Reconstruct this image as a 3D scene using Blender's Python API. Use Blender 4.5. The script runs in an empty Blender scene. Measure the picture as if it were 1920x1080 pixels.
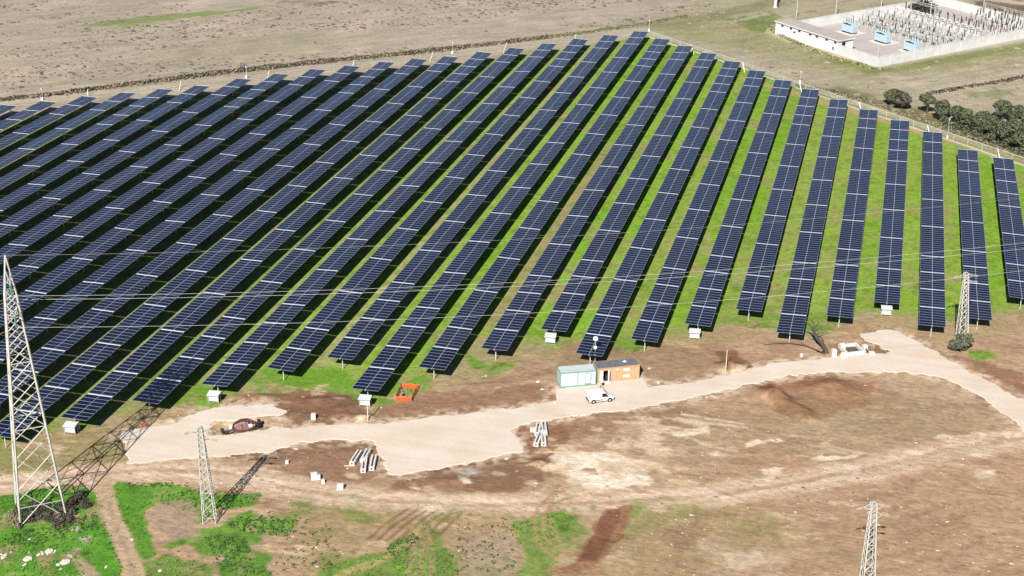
import bpy, bmesh, math, random
import numpy as np
from mathutils import Vector, Matrix, geometry
random.seed(7); rng = np.random.default_rng(7)
R = math.radians
scene = bpy.context.scene
col = scene.collection
# ------------------------------------------------------------------ camera (calibrated drone view)
FPX, PITCH, YAW, ROLL = 2697.553, 0.4172690, 0.2604601, 0.0039704
HP = 2.65     # height of the module plane
CAM = np.array([33.71619, 0.0, 108.6713+HP])
_fw = np.array([-math.sin(YAW)*math.cos(PITCH), math.cos(YAW)*math.cos(PITCH), -math.sin(PITCH)])
_r0 = np.array([math.cos(YAW), math.sin(YAW), 0.0]); _u0 = np.cross(_r0, _fw)
_r = _r0*math.cos(ROLL)+_u0*math.sin(ROLL); _u = -_r0*math.sin(ROLL)+_u0*math.cos(ROLL)
def G(px, py, z=0.0):
    """surveyed ground point (metres) for a point measured on the photograph"""
    d = _fw*FPX+_r*(px-960)-_u*(py-540)
    t = (z-CAM[2])/d[2]
    p = CAM+d*t
    return Vector((p[0], p[1], z))
cd = bpy.data.cameras.new('drone_camera'); cam = bpy.data.objects.new('drone_camera', cd); col.objects.link(cam)
cd.sensor_width = 36.0; cd.lens = 36.0*FPX/1920.0; cd.clip_start = 1.0; cd.clip_end = 6000.0
cam.matrix_world = Matrix(((_r[0], _u[0], -_fw[0], CAM[0]), (_r[1], _u[1], -_fw[1], CAM[1]), (_r[2], _u[2], -_fw[2], CAM[2]), (0, 0, 0, 1)))
scene.camera = cam
# ------------------------------------------------------------------ light
SUN_EL, SUN_AZ = 39.0, 1.5
sd = bpy.data.lights.new('sun', 'SUN'); sd.energy = 5.0; sd.angle = R(0.53); sd.color = (1.0, 0.955, 0.89)
so = bpy.data.objects.new('sun', sd); col.objects.link(so); so.rotation_euler = (R(90-SUN_EL), 0, R(-SUN_AZ)); so.location = (0, 0, 200)
w = bpy.data.worlds.new('World'); scene.world = w; w.use_nodes = True
nt = w.node_tree; bg = nt.nodes['Background']; sky = nt.nodes.new('ShaderNodeTexSky')
sky.sky_type = 'NISHITA'; sky.sun_disc = False; sky.sun_elevation = R(SUN_EL); sky.sun_rotation = R(180+SUN_AZ); sky.air_density = .75; sky.dust_density = .2; sky.ozone_density = 2.5
nt.links.new(sky.outputs[0], bg.inputs[0]); bg.inputs[1].default_value = 0.056
vs = scene.view_settings; vs.view_transform = 'Standard'; vs.look = 'None'; vs.gamma = 1.0; vs.exposure = 0.56
scene.cycles.diffuse_bounces = 1
K = 1.42     # photo (linear) / albedo for sunlit level ground at these settings
def lin(c): return tuple((v/255/12.92 if v/255 <= 0.04045 else ((v/255+0.055)/1.055)**2.4) for v in c)
def alb(*c): return tuple(v/K for v in lin(c))
# ------------------------------------------------------------------ materials
MATS = {}
def mat(name, c, rough=0.8, metal=0.0, var=0.12, scale=3.0, bump=0.0, spec=0.3, trans=None, rnd=0.0):
    if name in MATS: return MATS[name]
    m = bpy.data.materials.new(name); m.use_nodes = True; n = m.node_tree.nodes; l = m.node_tree.links
    b = n['Principled BSDF']; b.inputs['Roughness'].default_value = rough; b.inputs['Metallic'].default_value = metal
    b.inputs['Specular IOR Level'].default_value = spec
    tc = n.new('ShaderNodeTexCoord'); no = n.new('ShaderNodeTexNoise'); no.inputs['Scale'].default_value = scale; no.inputs['Detail'].default_value = 5
    l.new(tc.outputs['Object'], no.inputs['Vector'])
    mr = n.new('ShaderNodeMapRange'); mr.inputs[1].default_value = 0.3; mr.inputs[2].default_value = 0.7
    mr.inputs[3].default_value = 1-var; mr.inputs[4].default_value = 1+var
    l.new(no.outputs[0], mr.inputs[0])
    mx = n.new('ShaderNodeVectorMath'); mx.operation = 'SCALE'; mx.inputs[0].default_value = c[:3]
    l.new(mr.outputs[0], mx.inputs['Scale']); out = mx.outputs[0]
    if rnd:
        ge = n.new('ShaderNodeNewGeometry'); m2 = n.new('ShaderNodeMapRange'); m2.inputs[3].default_value = 1-rnd; m2.inputs[4].default_value = 1+rnd
        l.new(ge.outputs['Random Per Island'], m2.inputs[0])
        s2 = n.new('ShaderNodeVectorMath'); s2.operation = 'SCALE'; l.new(out, s2.inputs[0]); l.new(m2.outputs[0], s2.inputs['Scale']); out = s2.outputs[0]
    l.new(out, b.inputs['Base Color'])
    if bump:
        bp = n.new('ShaderNodeBump'); bp.inputs['Strength'].default_value = bump; bp.inputs['Distance'].default_value = 0.1
        l.new(no.outputs[0], bp.inputs['Height']); l.new(bp.outputs[0], b.inputs['Normal'])
    if trans is not None:
        tr = n.new('ShaderNodeBsdfTransparent'); ms = n.new('ShaderNodeMixShader'); ms.inputs[0].default_value = trans
        l.new(tr.outputs[0], ms.inputs[1]); l.new(b.outputs[0], ms.inputs[2]); l.new(ms.outputs[0], n['Material Output'].inputs[0])
    MATS[name] = m; return m
WHITE = mat('white_paint', (.74, .74, .73), .5, var=.05, scale=1.5)
GALV = mat('galvanised_steel', (.52, .51, .48), .55, .25, var=.12, scale=2)
LATT = mat('pale_lattice_steel', (.47, .455, .41), .6, .1, var=.12, scale=.7)
ALU = mat('aluminium_frame', (.35, .375, .465), .45, .0, var=.06, scale=.5, spec=.4)
DARK = mat('dark_rubber', (.012, .012, .013), .7, var=.2)
DSTEEL = mat('dark_steel', (.05, .05, .05), .6, .3)
CONC = mat('pale_concrete', (.60, .58, .55), .9, var=.1, scale=2.5, bump=.2)
CONCD = mat('weathered_concrete', (.50, .47, .43), .9, var=.18, scale=2.0, bump=.3)
TEAL = mat('teal_trim', (.13, .32, .28), .55, var=.08)
PANELW = mat('pale_sandwich_panel', (.50, .55, .545), .5, var=.05, scale=1)
TAN = mat('tan_timber_cladding', (.47, .315, .18), .7, var=.12, scale=1.6)
GREYROOF = mat('grey_roofing_felt', (.14, .14, .145), .85, var=.2, scale=2)
ORANGE = mat('orange_plastic_net', (.80, .13, .035), .7, var=.2, scale=2, trans=.8)
GLASSD = mat('dark_glass', (.01, .012, .014), .12, var=.1, spec=.6)
RUST = mat('rusty_red_paint', (.085, .032, .034), .65, var=.45, scale=2.5)
RUSTP = mat('faded_red_panel', (.30, .16, .15), .6, var=.3, scale=2.5)
BARK = mat('dead_bark', (.075, .055, .045), .95, var=.35, scale=6, bump=.5)
BARK2 = mat('olive_bark', (.12, .10, .08), .95, var=.3, scale=6)
OLIVE = mat('olive_leaves', (.085, .098, .05), .75, var=.35, scale=.9, rnd=.45)
OLIVEG = mat('grey_green_leaves', (.105, .115, .07), .75, var=.35, scale=.9, rnd=.45)
DRYL = mat('dry_brush', (.20, .165, .115), .9, var=.35, scale=.5, rnd=.5)
DRYD = mat('dark_brush', (.085, .075, .055), .9, var=.35, scale=.5, rnd=.5)
WEED = mat('green_weed_leaves', (.105, .215, .035), .8, var=.4, scale=.2, rnd=.5)
CLOD = mat('dark_soil_clods', (.15, .12, .095), 1.0, var=.3, scale=.3, rnd=.4)
STONE = mat('pale_stone', (.60, .53, .45), .95, var=.2, scale=2, rnd=.2)
LBLUE = mat('pale_blue_enamel', (.42, .53, .585), .5, var=.06)
PORC = mat('brown_porcelain', (.06, .05, .045), .35, var=.2)
GREENINS = mat('green_glass_insulator', (.10, .36, .28), .3, var=.2)
BUSBROWN = mat('brown_insulator', (.17, .11, .08), .5, var=.2)
WALLW = mat('white_masonry', (.60, .59, .57), .9, var=.09, scale=.3)
ROOFT = mat('taupe_flat_roof', (.40, .35, .31), .95, var=.1, scale=.4)
CABLE = mat('pale_conductor', (.60, .60, .59), .5, .2, var=.02)
FENCEM = mat('pale_green_mesh', (.48, .50, .32), .8, var=.1, trans=.22)
FENCEK = mat('pale_fence_concrete', (.47, .46, .35), .9, var=.12, scale=.3)
REDP = mat('red_plastic', (.5, .03, .03), .5)
TYRE = mat('tyre', (.02, .02, .02), .8)
HUB = mat('grey_hub', (.45, .45, .46), .4, .4)
TAIL = mat('red_lens', (.35, .02, .02), .25)
LAMP = mat('clear_lens', (.6, .62, .65), .15)

# ------------------------------------------------------------------ mesh builder
class MB:
    def __init__(s): s.v = []; s.f = []; s.m = []
    def add(s, vs, fs, mi=0):
        o = len(s.v); s.v += [tuple(a) for a in vs]; s.f += [tuple(i+o for i in f) for f in fs]; s.m += [mi]*len(fs)
    def quad(s, a, b, c, d, mi=0): s.add([a, b, c, d], [(0, 1, 2, 3)], mi)
    def box(s, c, d, mi=0, rz=0.0, top=(1, 1)):
        hx, hy, hz = d[0]/2, d[1]/2, d[2]/2; vs = []
        for z, k in ((-hz, (1, 1)), (hz, top)):
            for x, y in ((-1, -1), (1, -1), (1, 1), (-1, 1)):
                X, Y = x*hx*k[0], y*hy*k[1]
                vs.append((c[0]+X*math.cos(rz)-Y*math.sin(rz), c[1]+X*math.sin(rz)+Y*math.cos(rz), c[2]+z))
        s.add(vs, [(3, 2, 1, 0), (4, 5, 6, 7), (0, 1, 5, 4), (1, 2, 6, 5), (2, 3, 7, 6), (3, 0, 4, 7)], mi)
    def tube(s, a, b, r0, r1=None, n=6, mi=0, cap=True):
        if r1 is None: r1 = r0
        a = Vector(a); b = Vector(b); d = b-a
        if d.length < 1e-6: return
        d.normalize(); u = d.orthogonal().normalized(); w_ = d.cross(u); vs = []
        for p, r in ((a, r0), (b, r1)):
            for k in range(n):
                t = 2*math.pi*k/n; vs.append(p+(u*math.cos(t)+w_*math.sin(t))*r)
        fs = [(k, (k+1) % n, n+(k+1) % n, n+k) for k in range(n)]
        if cap: fs += [tuple(reversed(range(n))), tuple(range(n, 2*n))]
        s.add(vs, fs, mi)
    def bar(s, a, b, t, mi=0): s.tube(a, b, t*0.7071, n=4, mi=mi)
    def path(s, pts, rs, n=7, mi=0):
        pts = [Vector(p) for p in pts]; rings = []
        prev = None
        for i, p in enumerate(pts):
            d = (pts[min(i+1, len(pts)-1)]-pts[max(i-1, 0)]).normalized()
            u = d.orthogonal().normalized() if prev is None else (prev-d*prev.dot(d)).normalized()
            prev = u; w_ = d.cross(u)
            rings.append([p+(u*math.cos(2*math.pi*k/n)+w_*math.sin(2*math.pi*k/n))*rs[i] for k in range(n)])
        vs = [v for r in rings for v in r]; fs = []
        for i in range(len(pts)-1):
            for k in range(n): fs.append((i*n+k, i*n+(k+1) % n, (i+1)*n+(k+1) % n, (i+1)*n+k))
        fs += [tuple(reversed(range(n))), tuple(range((len(pts)-1)*n, len(pts)*n))]
        s.add(vs, fs, mi)
    def dome(s, c, r, h, n=10, k=4, mi=0):
        vs = []; fs = []
        for i in range(k):
            t = i/k*math.pi/2
            for j in range(n): a = 2*math.pi*j/n; vs.append((c[0]+r*math.cos(t)*math.cos(a), c[1]+r*math.cos(t)*math.sin(a), c[2]+h*math.sin(t)))
        vs.append((c[0], c[1], c[2]+h))
        for i in range(k-1):
            for j in range(n): fs.append((i*n+j, i*n+(j+1) % n, (i+1)*n+(j+1) % n, (i+1)*n+j))
        for j in range(n): fs.append(((k-1)*n+j, (k-1)*n+(j+1) % n, k*n))
        s.add(vs, fs, mi)
    def ball(s, c, r, n=10, mi=0):
        if not hasattr(r, '__len__'): r = (r, r, r)
        k = n//2+1; vs = []; fs = []
        for i in range(k+1):
            t = -math.pi/2+math.pi*i/k
            for j in range(n): a = 2*math.pi*j/n; vs.append((c[0]+r[0]*math.cos(t)*math.cos(a), c[1]+r[1]*math.cos(t)*math.sin(a), c[2]+r[2]*math.sin(t)))
        for i in range(k):
            for j in range(n): fs.append((i*n+j, i*n+(j+1) % n, (i+1)*n+(j+1) % n, (i+1)*n+j))
        s.add(vs, fs, mi)
    def mesh(s, name, mats, smooth=False):
        me = bpy.data.meshes.new(name); me.from_pydata(s.v, [], s.f)
        for m in (mats if isinstance(mats, (list, tuple)) else [mats]): me.materials.append(m)
        me.polygons.foreach_set('material_index', s.m)
        if smooth: me.polygons.foreach_set('use_smooth', [True]*len(s.f))
        me.update(); return me
    def build(s, name, mats, parent=None, smooth=False, loc=None, rz=0):
        o = bpy.data.objects.new(name, s.mesh(name, mats, smooth)); col.objects.link(o)
        if parent: o.parent = parent
        if loc is not None: o.location = loc
        if rz: o.rotation_euler.z = rz
        return o
def tag(o, label=None, cat=None, group=None, kind=None):
    if label: o['label'] = label
    if cat: o['category'] = cat
    if group: o['group'] = group
    if kind: o['kind'] = kind
    return o
def empty(name, loc, rz=0.0, label=None, cat=None, group=None):
    o = bpy.data.objects.new(name, None); col.objects.link(o); o.location = loc; o.rotation_euler = (0, 0, rz); o.empty_display_size = .5
    return tag(o, label, cat, group)
def inst(name, me, parent=None, loc=(0, 0, 0), rz=0.0, sc=None):
    o = bpy.data.objects.new(name, me); col.objects.link(o)
    if parent: o.parent = parent
    o.location = loc; o.rotation_euler = (0, 0, rz)
    if sc: o.scale = sc
    return o
def copy_tree(o, parent=None):
    c = o.copy(); col.objects.link(c); c.parent = parent
    for ch in list(o.children): copy_tree(ch, c)
    return c
ORD = ['zeroth', 'first', 'second', 'third', 'fourth', 'fifth', 'sixth', 'seventh', 'eighth', 'ninth', 'tenth', 'eleventh', 'twelfth', 'thirteenth', 'fourteenth',
       'fifteenth', 'sixteenth', 'seventeenth', 'eighteenth', 'nineteenth', 'twentieth', 'twenty-first', 'twenty-second', 'twenty-third', 'twenty-fourth', 'twenty-fifth',
       'twenty-sixth', 'twenty-seventh', 'twenty-eighth', 'twenty-ninth', 'thirtieth', 'thirty-first', 'thirty-second', 'thirty-third']

# ------------------------------------------------------------------ noise on arrays
def _h(ix, iy, seed):
    a = np.sin(ix*127.1+iy*311.7+seed*74.7)*43758.5453
    return a-np.floor(a)
def vnoise(x, y, seed=0):
    ix = np.floor(x); iy = np.floor(y); fx = x-ix; fy = y-iy
    fx = fx*fx*(3-2*fx); fy = fy*fy*(3-2*fy)
    return (_h(ix, iy, seed)*(1-fx)+_h(ix+1, iy, seed)*fx)*(1-fy)+(_h(ix, iy+1, seed)*(1-fx)+_h(ix+1, iy+1, seed)*fx)*fy
def fbm(x, y, scale, octv=4, seed=0):
    t = 0; a = 1; s = 0
    x = x/scale; y = y/scale
    for k in range(octv):
        t = t+a*vnoise(x*2**k, y*2**k, seed+k*13); s += a; a *= .5
    return t/s
def sstep(a, b, x):
    t = np.clip((x-a)/(b-a), 0, 1); return t*t*(3-2*t)
def seg_dist(X, Y, pts, closed):
    d = np.full(X.shape, 1e9); n = len(pts)
    for i in range(n if closed else n-1):
        ax, ay = pts[i][:2]; bx, by = pts[(i+1) % n][:2]; ex, ey = bx-ax, by-ay; L = ex*ex+ey*ey+1e-9
        t = np.clip(((X-ax)*ex+(Y-ay)*ey)/L, 0, 1)
        d = np.minimum(d, np.hypot(X-ax-t*ex, Y-ay-t*ey))
    return d
def inside(X, Y, pts):
    c = np.zeros(X.shape, bool); n = len(pts)
    for i in range(n):
        ax, ay = pts[i][:2]; bx, by = pts[(i+1) % n][:2]
        cond = (ay > Y) != (by > Y)
        c ^= cond & (X < (bx-ax)*(Y-ay)/(by-ay+1e-12)+ax)
    return c
def P(*xy): return [G(x, y) for x, y in xy]

# ------------------------------------------------------------------ roads outline (measured)
ROAD = P((230, 812), (262, 803), (300, 797), (335, 795), (347, 783), (373, 773), (420, 763), (487, 757), (513, 760), (532, 772), (516, 781), (500, 780), (433, 784), (397, 790), (386, 805), (388, 819),
         (417, 818), (483, 808), (523, 800), (533, 803), (548, 806), (600, 798), (640, 797), (730, 792), (800, 783), (890, 773), (973, 765), (1040, 753), (1047, 745), (1044, 728), (1080, 722),
         (1130, 716), (1160, 712), (1207, 708), (1212, 724), (1273, 722), (1403, 693), (1480, 678), (1557, 670), (1613, 665), (1680, 661), (1663, 655), (1647, 647), (1624, 637), (1613, 626), (1640, 621), (1663, 617),
         (1695, 627), (1722, 640), (1740, 652), (1772, 671), (1800, 687), (1830, 703), (1860, 720), (1890, 738), (1930, 757), (1990, 790), (1990, 850), (1925, 806), (1890, 778), (1860, 758), (1840, 744), (1810, 725),
         (1780, 712), (1740, 703), (1690, 698), (1600, 696), (1530, 698), (1480, 704), (1425, 715), (1380, 725), (1330, 737), (1273, 750), (1187, 766), (1073, 780), (1020, 787), (980, 795), (959, 803), (970, 827),
         (982, 846), (940, 854), (873, 868), (807, 880), (733, 891), (723, 877), (715, 853), (708, 830), (700, 825), (640, 825), (560, 828), (500, 846), (433, 853), (377, 856), (300, 864), (240, 868), (236, 840))
# ------------------------------------------------------------------ ground sheet
def axis(segs):
    a = [segs[0][0]]
    for s, e, st in segs:
        n = max(1, int(round((e-s)/st))); a += [s+(e-s)*(k+1)/n for k in range(n)]
    return np.array(a)
xs = axis([(-3000, -400, 400), (-400, -290, 10), (-290, -90, 1.0), (-90, 78, .33), (78, 100, 1.0), (100, 400, 15), (400, 3000, 400)])
ys = axis([(-400, 100, 50), (100, 126, 2), (126, 232, .30), (232, 300, .9), (300, 450, 1.0), (450, 545, 1.6), (545, 700, 15), (700, 4000, 300)])
XX, YY = np.meshgrid(xs, ys); nx, ny = len(xs), len(ys)
W1 = fbm(XX, YY, 3.0, 4, 1)-.5; W2 = fbm(XX, YY, 3.0, 4, 5)-.5
NB = (fbm(XX, YY, 2.4, 4, 201)-.5)
W3 = fbm(XX, YY, 14, 3, 9)-.5; W4 = fbm(XX, YY, 14, 3, 15)-.5
C = np.empty(XX.shape+(3,)); C[:] = alb(182, 169, 150)
def lay(color, m):
    c = np.array(alb(*color)); m = np.clip(m, 0, 1)[..., None]; C[:] = C*(1-m)+c*m
def warp(rag): return XX+W1*rag*2+W3*rag*1.5, YY+W2*rag*2+W4*rag*1.5
def poly_mask(pts, soft=1.0, rag=1.5):
    X, Y = warp(rag); mg = soft+rag*4+2
    x0, x1 = min(p[0] for p in pts)-mg, max(p[0] for p in pts)+mg; y0, y1 = min(p[1] for p in pts)-mg, max(p[1] for p in pts)+mg
    i0, i1 = np.searchsorted(ys, (y0, y1)); j0, j1 = np.searchsorted(xs, (x0, x1))
    m = np.zeros(XX.shape)
    if i1 > i0 and j1 > j0:
        Xs, Ys = X[i0:i1, j0:j1], Y[i0:i1, j0:j1]
        d = seg_dist(Xs, Ys, pts, True); d = np.where(inside(Xs, Ys, pts), d, -d)
        mm = sstep(-soft, soft, d)
        if rag > .3: mm = sstep(.30, .70, mm*.8+NB[i0:i1, j0:j1]*1.5*np.minimum(1, 4*mm*(1-mm)+.12)+.1)
        m[i0:i1, j0:j1] = mm
    return m
def line_mask(pts, wd, soft=.5, rag=.5):
    X, Y = warp(rag); mg = wd+soft+rag*4+2
    x0, x1 = min(p[0] for p in pts)-mg, max(p[0] for p in pts)+mg; y0, y1 = min(p[1] for p in pts)-mg, max(p[1] for p in pts)+mg
    i0, i1 = np.searchsorted(ys, (y0, y1)); j0, j1 = np.searchsorted(xs, (x0, x1))
    m = np.zeros(XX.shape)
    if i1 > i0 and j1 > j0:
        d = seg_dist(X[i0:i1, j0:j1], Y[i0:i1, j0:j1], pts, False); m[i0:i1, j0:j1] = 1-sstep(wd-soft, wd+soft, d)
    return m
def band(lo, hi, n): return sstep(lo, hi, n)
N5 = fbm(XX, YY, 5, 5, 21); N20 = fbm(XX, YY, 22, 4, 31); N2 = fbm(XX, YY, 1.6, 3, 41); N60 = fbm(XX, YY, 70, 3, 51)
GR = np.zeros(XX.shape)     # how grassy: drives fine leaf speckle
def lg(color, m, g=1.0):
    lay(color, m); np.copyto(GR, GR*(1-np.clip(m, 0, 1))+g*np.clip(m, 0, 1))
# far farmland: ploughed, furrows running along the field edge
fa = G(0, 190); fb = G(1200, 58); fdir = (fb-fa).normalized(); fn = (XX-fa.x)*(-fdir.y)+(YY-fa.y)*fdir.x; ft = (XX-fa.x)*fdir.x+(YY-fa.y)*fdir.y
fur = fbm(ft/6, fn, 2.6, 3, 61)
lay((204, 186, 166), band(.5, .75, N20)*.5); lay((176, 164, 142), band(.5, .72, fbm(ft/5, fn, 9, 4, 71))*.6)
lay((158, 144, 124), band(.6, .8, fur)*.4)
lay((166, 160, 130), band(.52, .7, fbm(ft/3, fn, 30, 3, 73))*.45)
lg((138, 150, 92), poly_mask(P((135, 48), (230, 36), (330, 26), (440, 18), (520, 12), (430, 25), (330, 38), (230, 47)), 2, 2)*.85, .4)
lay((126, 108, 92), poly_mask(P((500, 0), (640, 0), (600, 9), (520, 6)), 4, 3)*.5)
# farmland right of the solar field
lay((176, 166, 138), poly_mask(P((1218, 56), (1330, -30), (2100, -40), (2100, 340), (1925, 300), (1700, 205), (1400, 105)), 3, 2))
lg((164, 158, 116), poly_mask(P((1225, 60), (1345, 25), (1460, 60), (1650, 130), (1930, 90), (1930, 130), (1700, 160), (1580, 140), (1400, 95)), 3, 3)*.85, .3)
lay((186, 172, 150), poly_mask(P((1620, 150), (1930, 110), (1930, 230), (1760, 190), (1690, 175)), 4, 4)*.8)
lg((128, 140, 74), line_mask(P((1560, 112), (1640, 133), (1740, 117), (1930, 84)), 3.5, 2.5, 1.5)*.7, .5)
lg((118, 134, 70), poly_mask(P((1355, 38), (1450, 22), (1475, 45), (1440, 62), (1390, 50)), 3, 2)*.8, .5)
lg((140, 138, 96), line_mask(P((1240, 50), (1345, 30), (1450, 5)), 4, 3, 1.5)*.8, .4)
lay((206, 194, 168), line_mask(P((1370, 42), (1420, 30), (1440, 26)), 1.2, 1.2, 1.5)*.6)
lay((208, 194, 150), line_mask(P((1450, 62), (1500, 80), (1560, 100), (1600, 115)), 2.0, 1.5, 2)*.8)
lay((196, 182, 158), line_mask(P((1660, 142), (1720, 160), (1770, 170), (1810, 165), (1860, 155), (1925, 143)), 2.2, 1.5, 2)*.75)
lg((132, 142, 84), poly_mask(P((1820, 172), (1870, 165), (1890, 178), (1840, 182)), 4, 3)*.7, .5)
lay((108, 92, 74), poly_mask(P((1820, 0), (1930, 0), (1930, 28), (1880, 20), (1830, 8)), 4, 3)*.8)
lay((216, 200, 178), line_mask(P((1770, -3), (1850, -2), (1930, 8)), 2.5, 1.5, 1)*.8)
lay((168, 122, 70), poly_mask(P((1700, 205), (1735, 200), (1770, 225), (1740, 232)), 3, 2)*.7)
lg((112, 118, 74), line_mask(P((1580, 170), (1680, 200), (1790, 242), (1930, 300)), 3.0, 2, 1.5)*.7, .6)
# solar field lawn
FIELD = [Vector((-330, 120, 0)), Vector((-330, 290, 0)), G(-5, 222), G(300, 186), G(620, 152), G(900, 114), G(1090, 86), G(1205, 68), G(1240, 76), G(1500, 170), G(1925, 318), G(2050, 370), G(2050, 560), G(1925, 575),
         G(1800, 603), G(1640, 585), G(1540, 600), G(1420, 600), G(1290, 628), G(1170, 650), G(1040, 640), G(930, 670), G(820, 708), G(690, 735), G(560, 712), G(420, 735), G(290, 765), G(120, 800), G(-60, 850), G(-900, 1080)]
fm = poly_mask(FIELD, 1.2, 1.3)
lay((186, 172, 148), line_mask(P((-20, 199), (300, 168), (700, 126), (1000, 88), (1205, 62)), 3.0, 1.2, .6))
lay((158, 146, 106), fm*.9)
ai = np.floor((XX+180-4.6)/8.0); ah = _h(ai, ai*0+3, 4); tone = ah*.55+N20*.45
lg((164, 176, 92), fm, .6)
lg((140, 180, 62), fm*np.clip(band(.30, .46, tone), 0, 1), 1.0)
lg((122, 172, 44), fm*band(.45, .62, tone)*.9, 1.0)
lg((150, 176, 70), fm*band(.55, .7, N5)*.35, 1.0)
lg((158, 148, 108), fm*(1-sstep(-98, -62, XX+(N20-.5)*20))*(.72+.5*(N5-.5)), .4)
rightw = sstep(-30, 40, XX)
lg((134, 176, 50), fm*rightw*.55, 1.0)
for (i, c, a) in ((18, (178, 150, 116), .8), (15, (182, 176, 124), .8), (13, (176, 174, 118), .6), (11, (172, 176, 112), .6), (14, (142, 182, 66), .7), (16, (134, 182, 52), .8), (17, (134, 184, 50), .85), (21, (158, 162, 88), .55), (19, (134, 184, 52), .85), (20, (132, 182, 50), .85), (22, (140, 180, 62), .5), (23, (160, 162, 96), .4)):
    m = fm*(ai == i)
    if i == 18: m = m*(1-sstep(322, 336, YY))
    if i == 21: m = m*(1-sstep(300, 330, YY))
    if i == 23: m = m*(1-sstep(270, 290, YY))
    lg(c, m*a*band(.25, .5, N20+.1), .4)
lay((176, 158, 118), fm*band(.62, .74, N20+ (N5-.5)*.4)*.6)
lay((92, 110, 44), fm*band(.69, .76, N2)*.35)
uu = np.mod(XX+180-4.57, 8.0)
for u0 in (.95, 2.35): lay((158, 164, 92), fm*(1-sstep(.12, .5, np.abs(uu-u0+W3*.5)))*band(.42, .6, fbm(XX, YY/6, 3, 3, 351))*.6)
lay((112, 146, 52), fm*band(.50, .66, fbm(XX, YY, 1.5, 3, 353))*.6); lay((164, 150, 104), fm*band(.60, .70, fbm(XX, YY, 7, 4, 355))*.55); lay((160, 186, 84), fm*band(.56, .68, fbm(XX, YY, 2.6, 4, 357))*.45)
lay((198, 160, 128), line_mask(P((1395, 148), (1500, 178), (1600, 210), (1700, 240), (1800, 268), (1925, 308)), 1.5, .8, .4)*.8)
lg((104, 138, 58), line_mask(P((1290, 95), (1500, 165), (1700, 232), (1925, 305)), 1.3, .9, .6)*.5, .8)
# near construction ground
WORK = [G(-200, 1100), G(-200, 872), G(120, 802), G(290, 768), G(420, 738), G(560, 715), G(690, 738), G(820, 712), G(930, 674), G(1040, 646), G(1170, 654), G(1290, 632), G(1420, 604), G(1540, 606),
        G(1640, 590), G(1800, 608), G(1925, 580), G(2150, 540), G(2300, 1200), G(900, 1400), G(-500, 1400)]
wm = poly_mask(WORK, 1.5, 1.6)
lg((189, 157, 126), wm, .1)
lay((200, 170, 140), wm*band(.5, .7, N20)*.6); lay((166, 132, 103), wm*band(.52, .7, N5)*.5); lay((164, 148, 112), wm*band(.55, .72, fbm(XX, YY, 9, 4, 81))*.25)
# dry grassy fringe at row ends
FR = [G(-150, 860), G(120, 806), G(290, 770), G(420, 738), G(560, 715), G(690, 740), G(820, 712), G(930, 674), G(1040, 646), G(1170, 656), G(1290, 632), G(1420, 606), G(1540, 612), G(1640, 594), G(1800, 616), G(1960, 582)]
frm = line_mask(FR, 4.5, 3.0, 2.0)
lg((170, 156, 112), frm*.7, .5)
lg((122, 158, 58), frm*band(.5, .62, fbm(XX, YY, 6, 4, 83))*.9*(XX < 30), .9)
for pg in (P((100, 796), (150, 790), (180, 800), (150, 806)), P((372, 728), (440, 726), (450, 738), (380, 740)), P((480, 695), (580, 690), (640, 690), (680, 720), (600, 726), (520, 716)),
           P((740, 716), (790, 712), (800, 735), (730, 738), (715, 760), (700, 735)), P((780, 702), (806, 700), (800, 716), (770, 714)), P((870, 660), (905, 680), (925, 685), (905, 697), (880, 690)),
           P((995, 620), (1040, 628), (1030, 640), (985, 628)), P((1810, 655), (1850, 655), (1880, 668), (1840, 678), (1815, 668))):
    lg((118, 162, 52), poly_mask(pg, 1.2, 1.2)*.9, 1.0)
lg((158, 148, 100), poly_mask(P((0, 830), (230, 810), (240, 868), (100, 880), (0, 895)), 2, 2)*.8, .5)
lg((148, 146, 92), poly_mask(P((0, 862), (60, 850), (120, 868), (40, 888)), 1.5, 2)*.7, .6)
# streaks of the levelled soil
lay((182, 142, 110), wm*band(.55, .7, fbm(XX, YY, 12, 4, 91))*.5*(XX > 10))
sx = fbm((XX+YY*.35)/5.0, (YY-XX*.15), 1.5, 4, 311)
lay((204, 174, 140), wm*band(.56, .68, sx)*.55); lay((150, 118, 92), wm*band(.60, .72, fbm((XX+YY*.3)/4.0, YY-XX*.12, 1.2, 4, 317))*.35)
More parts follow.
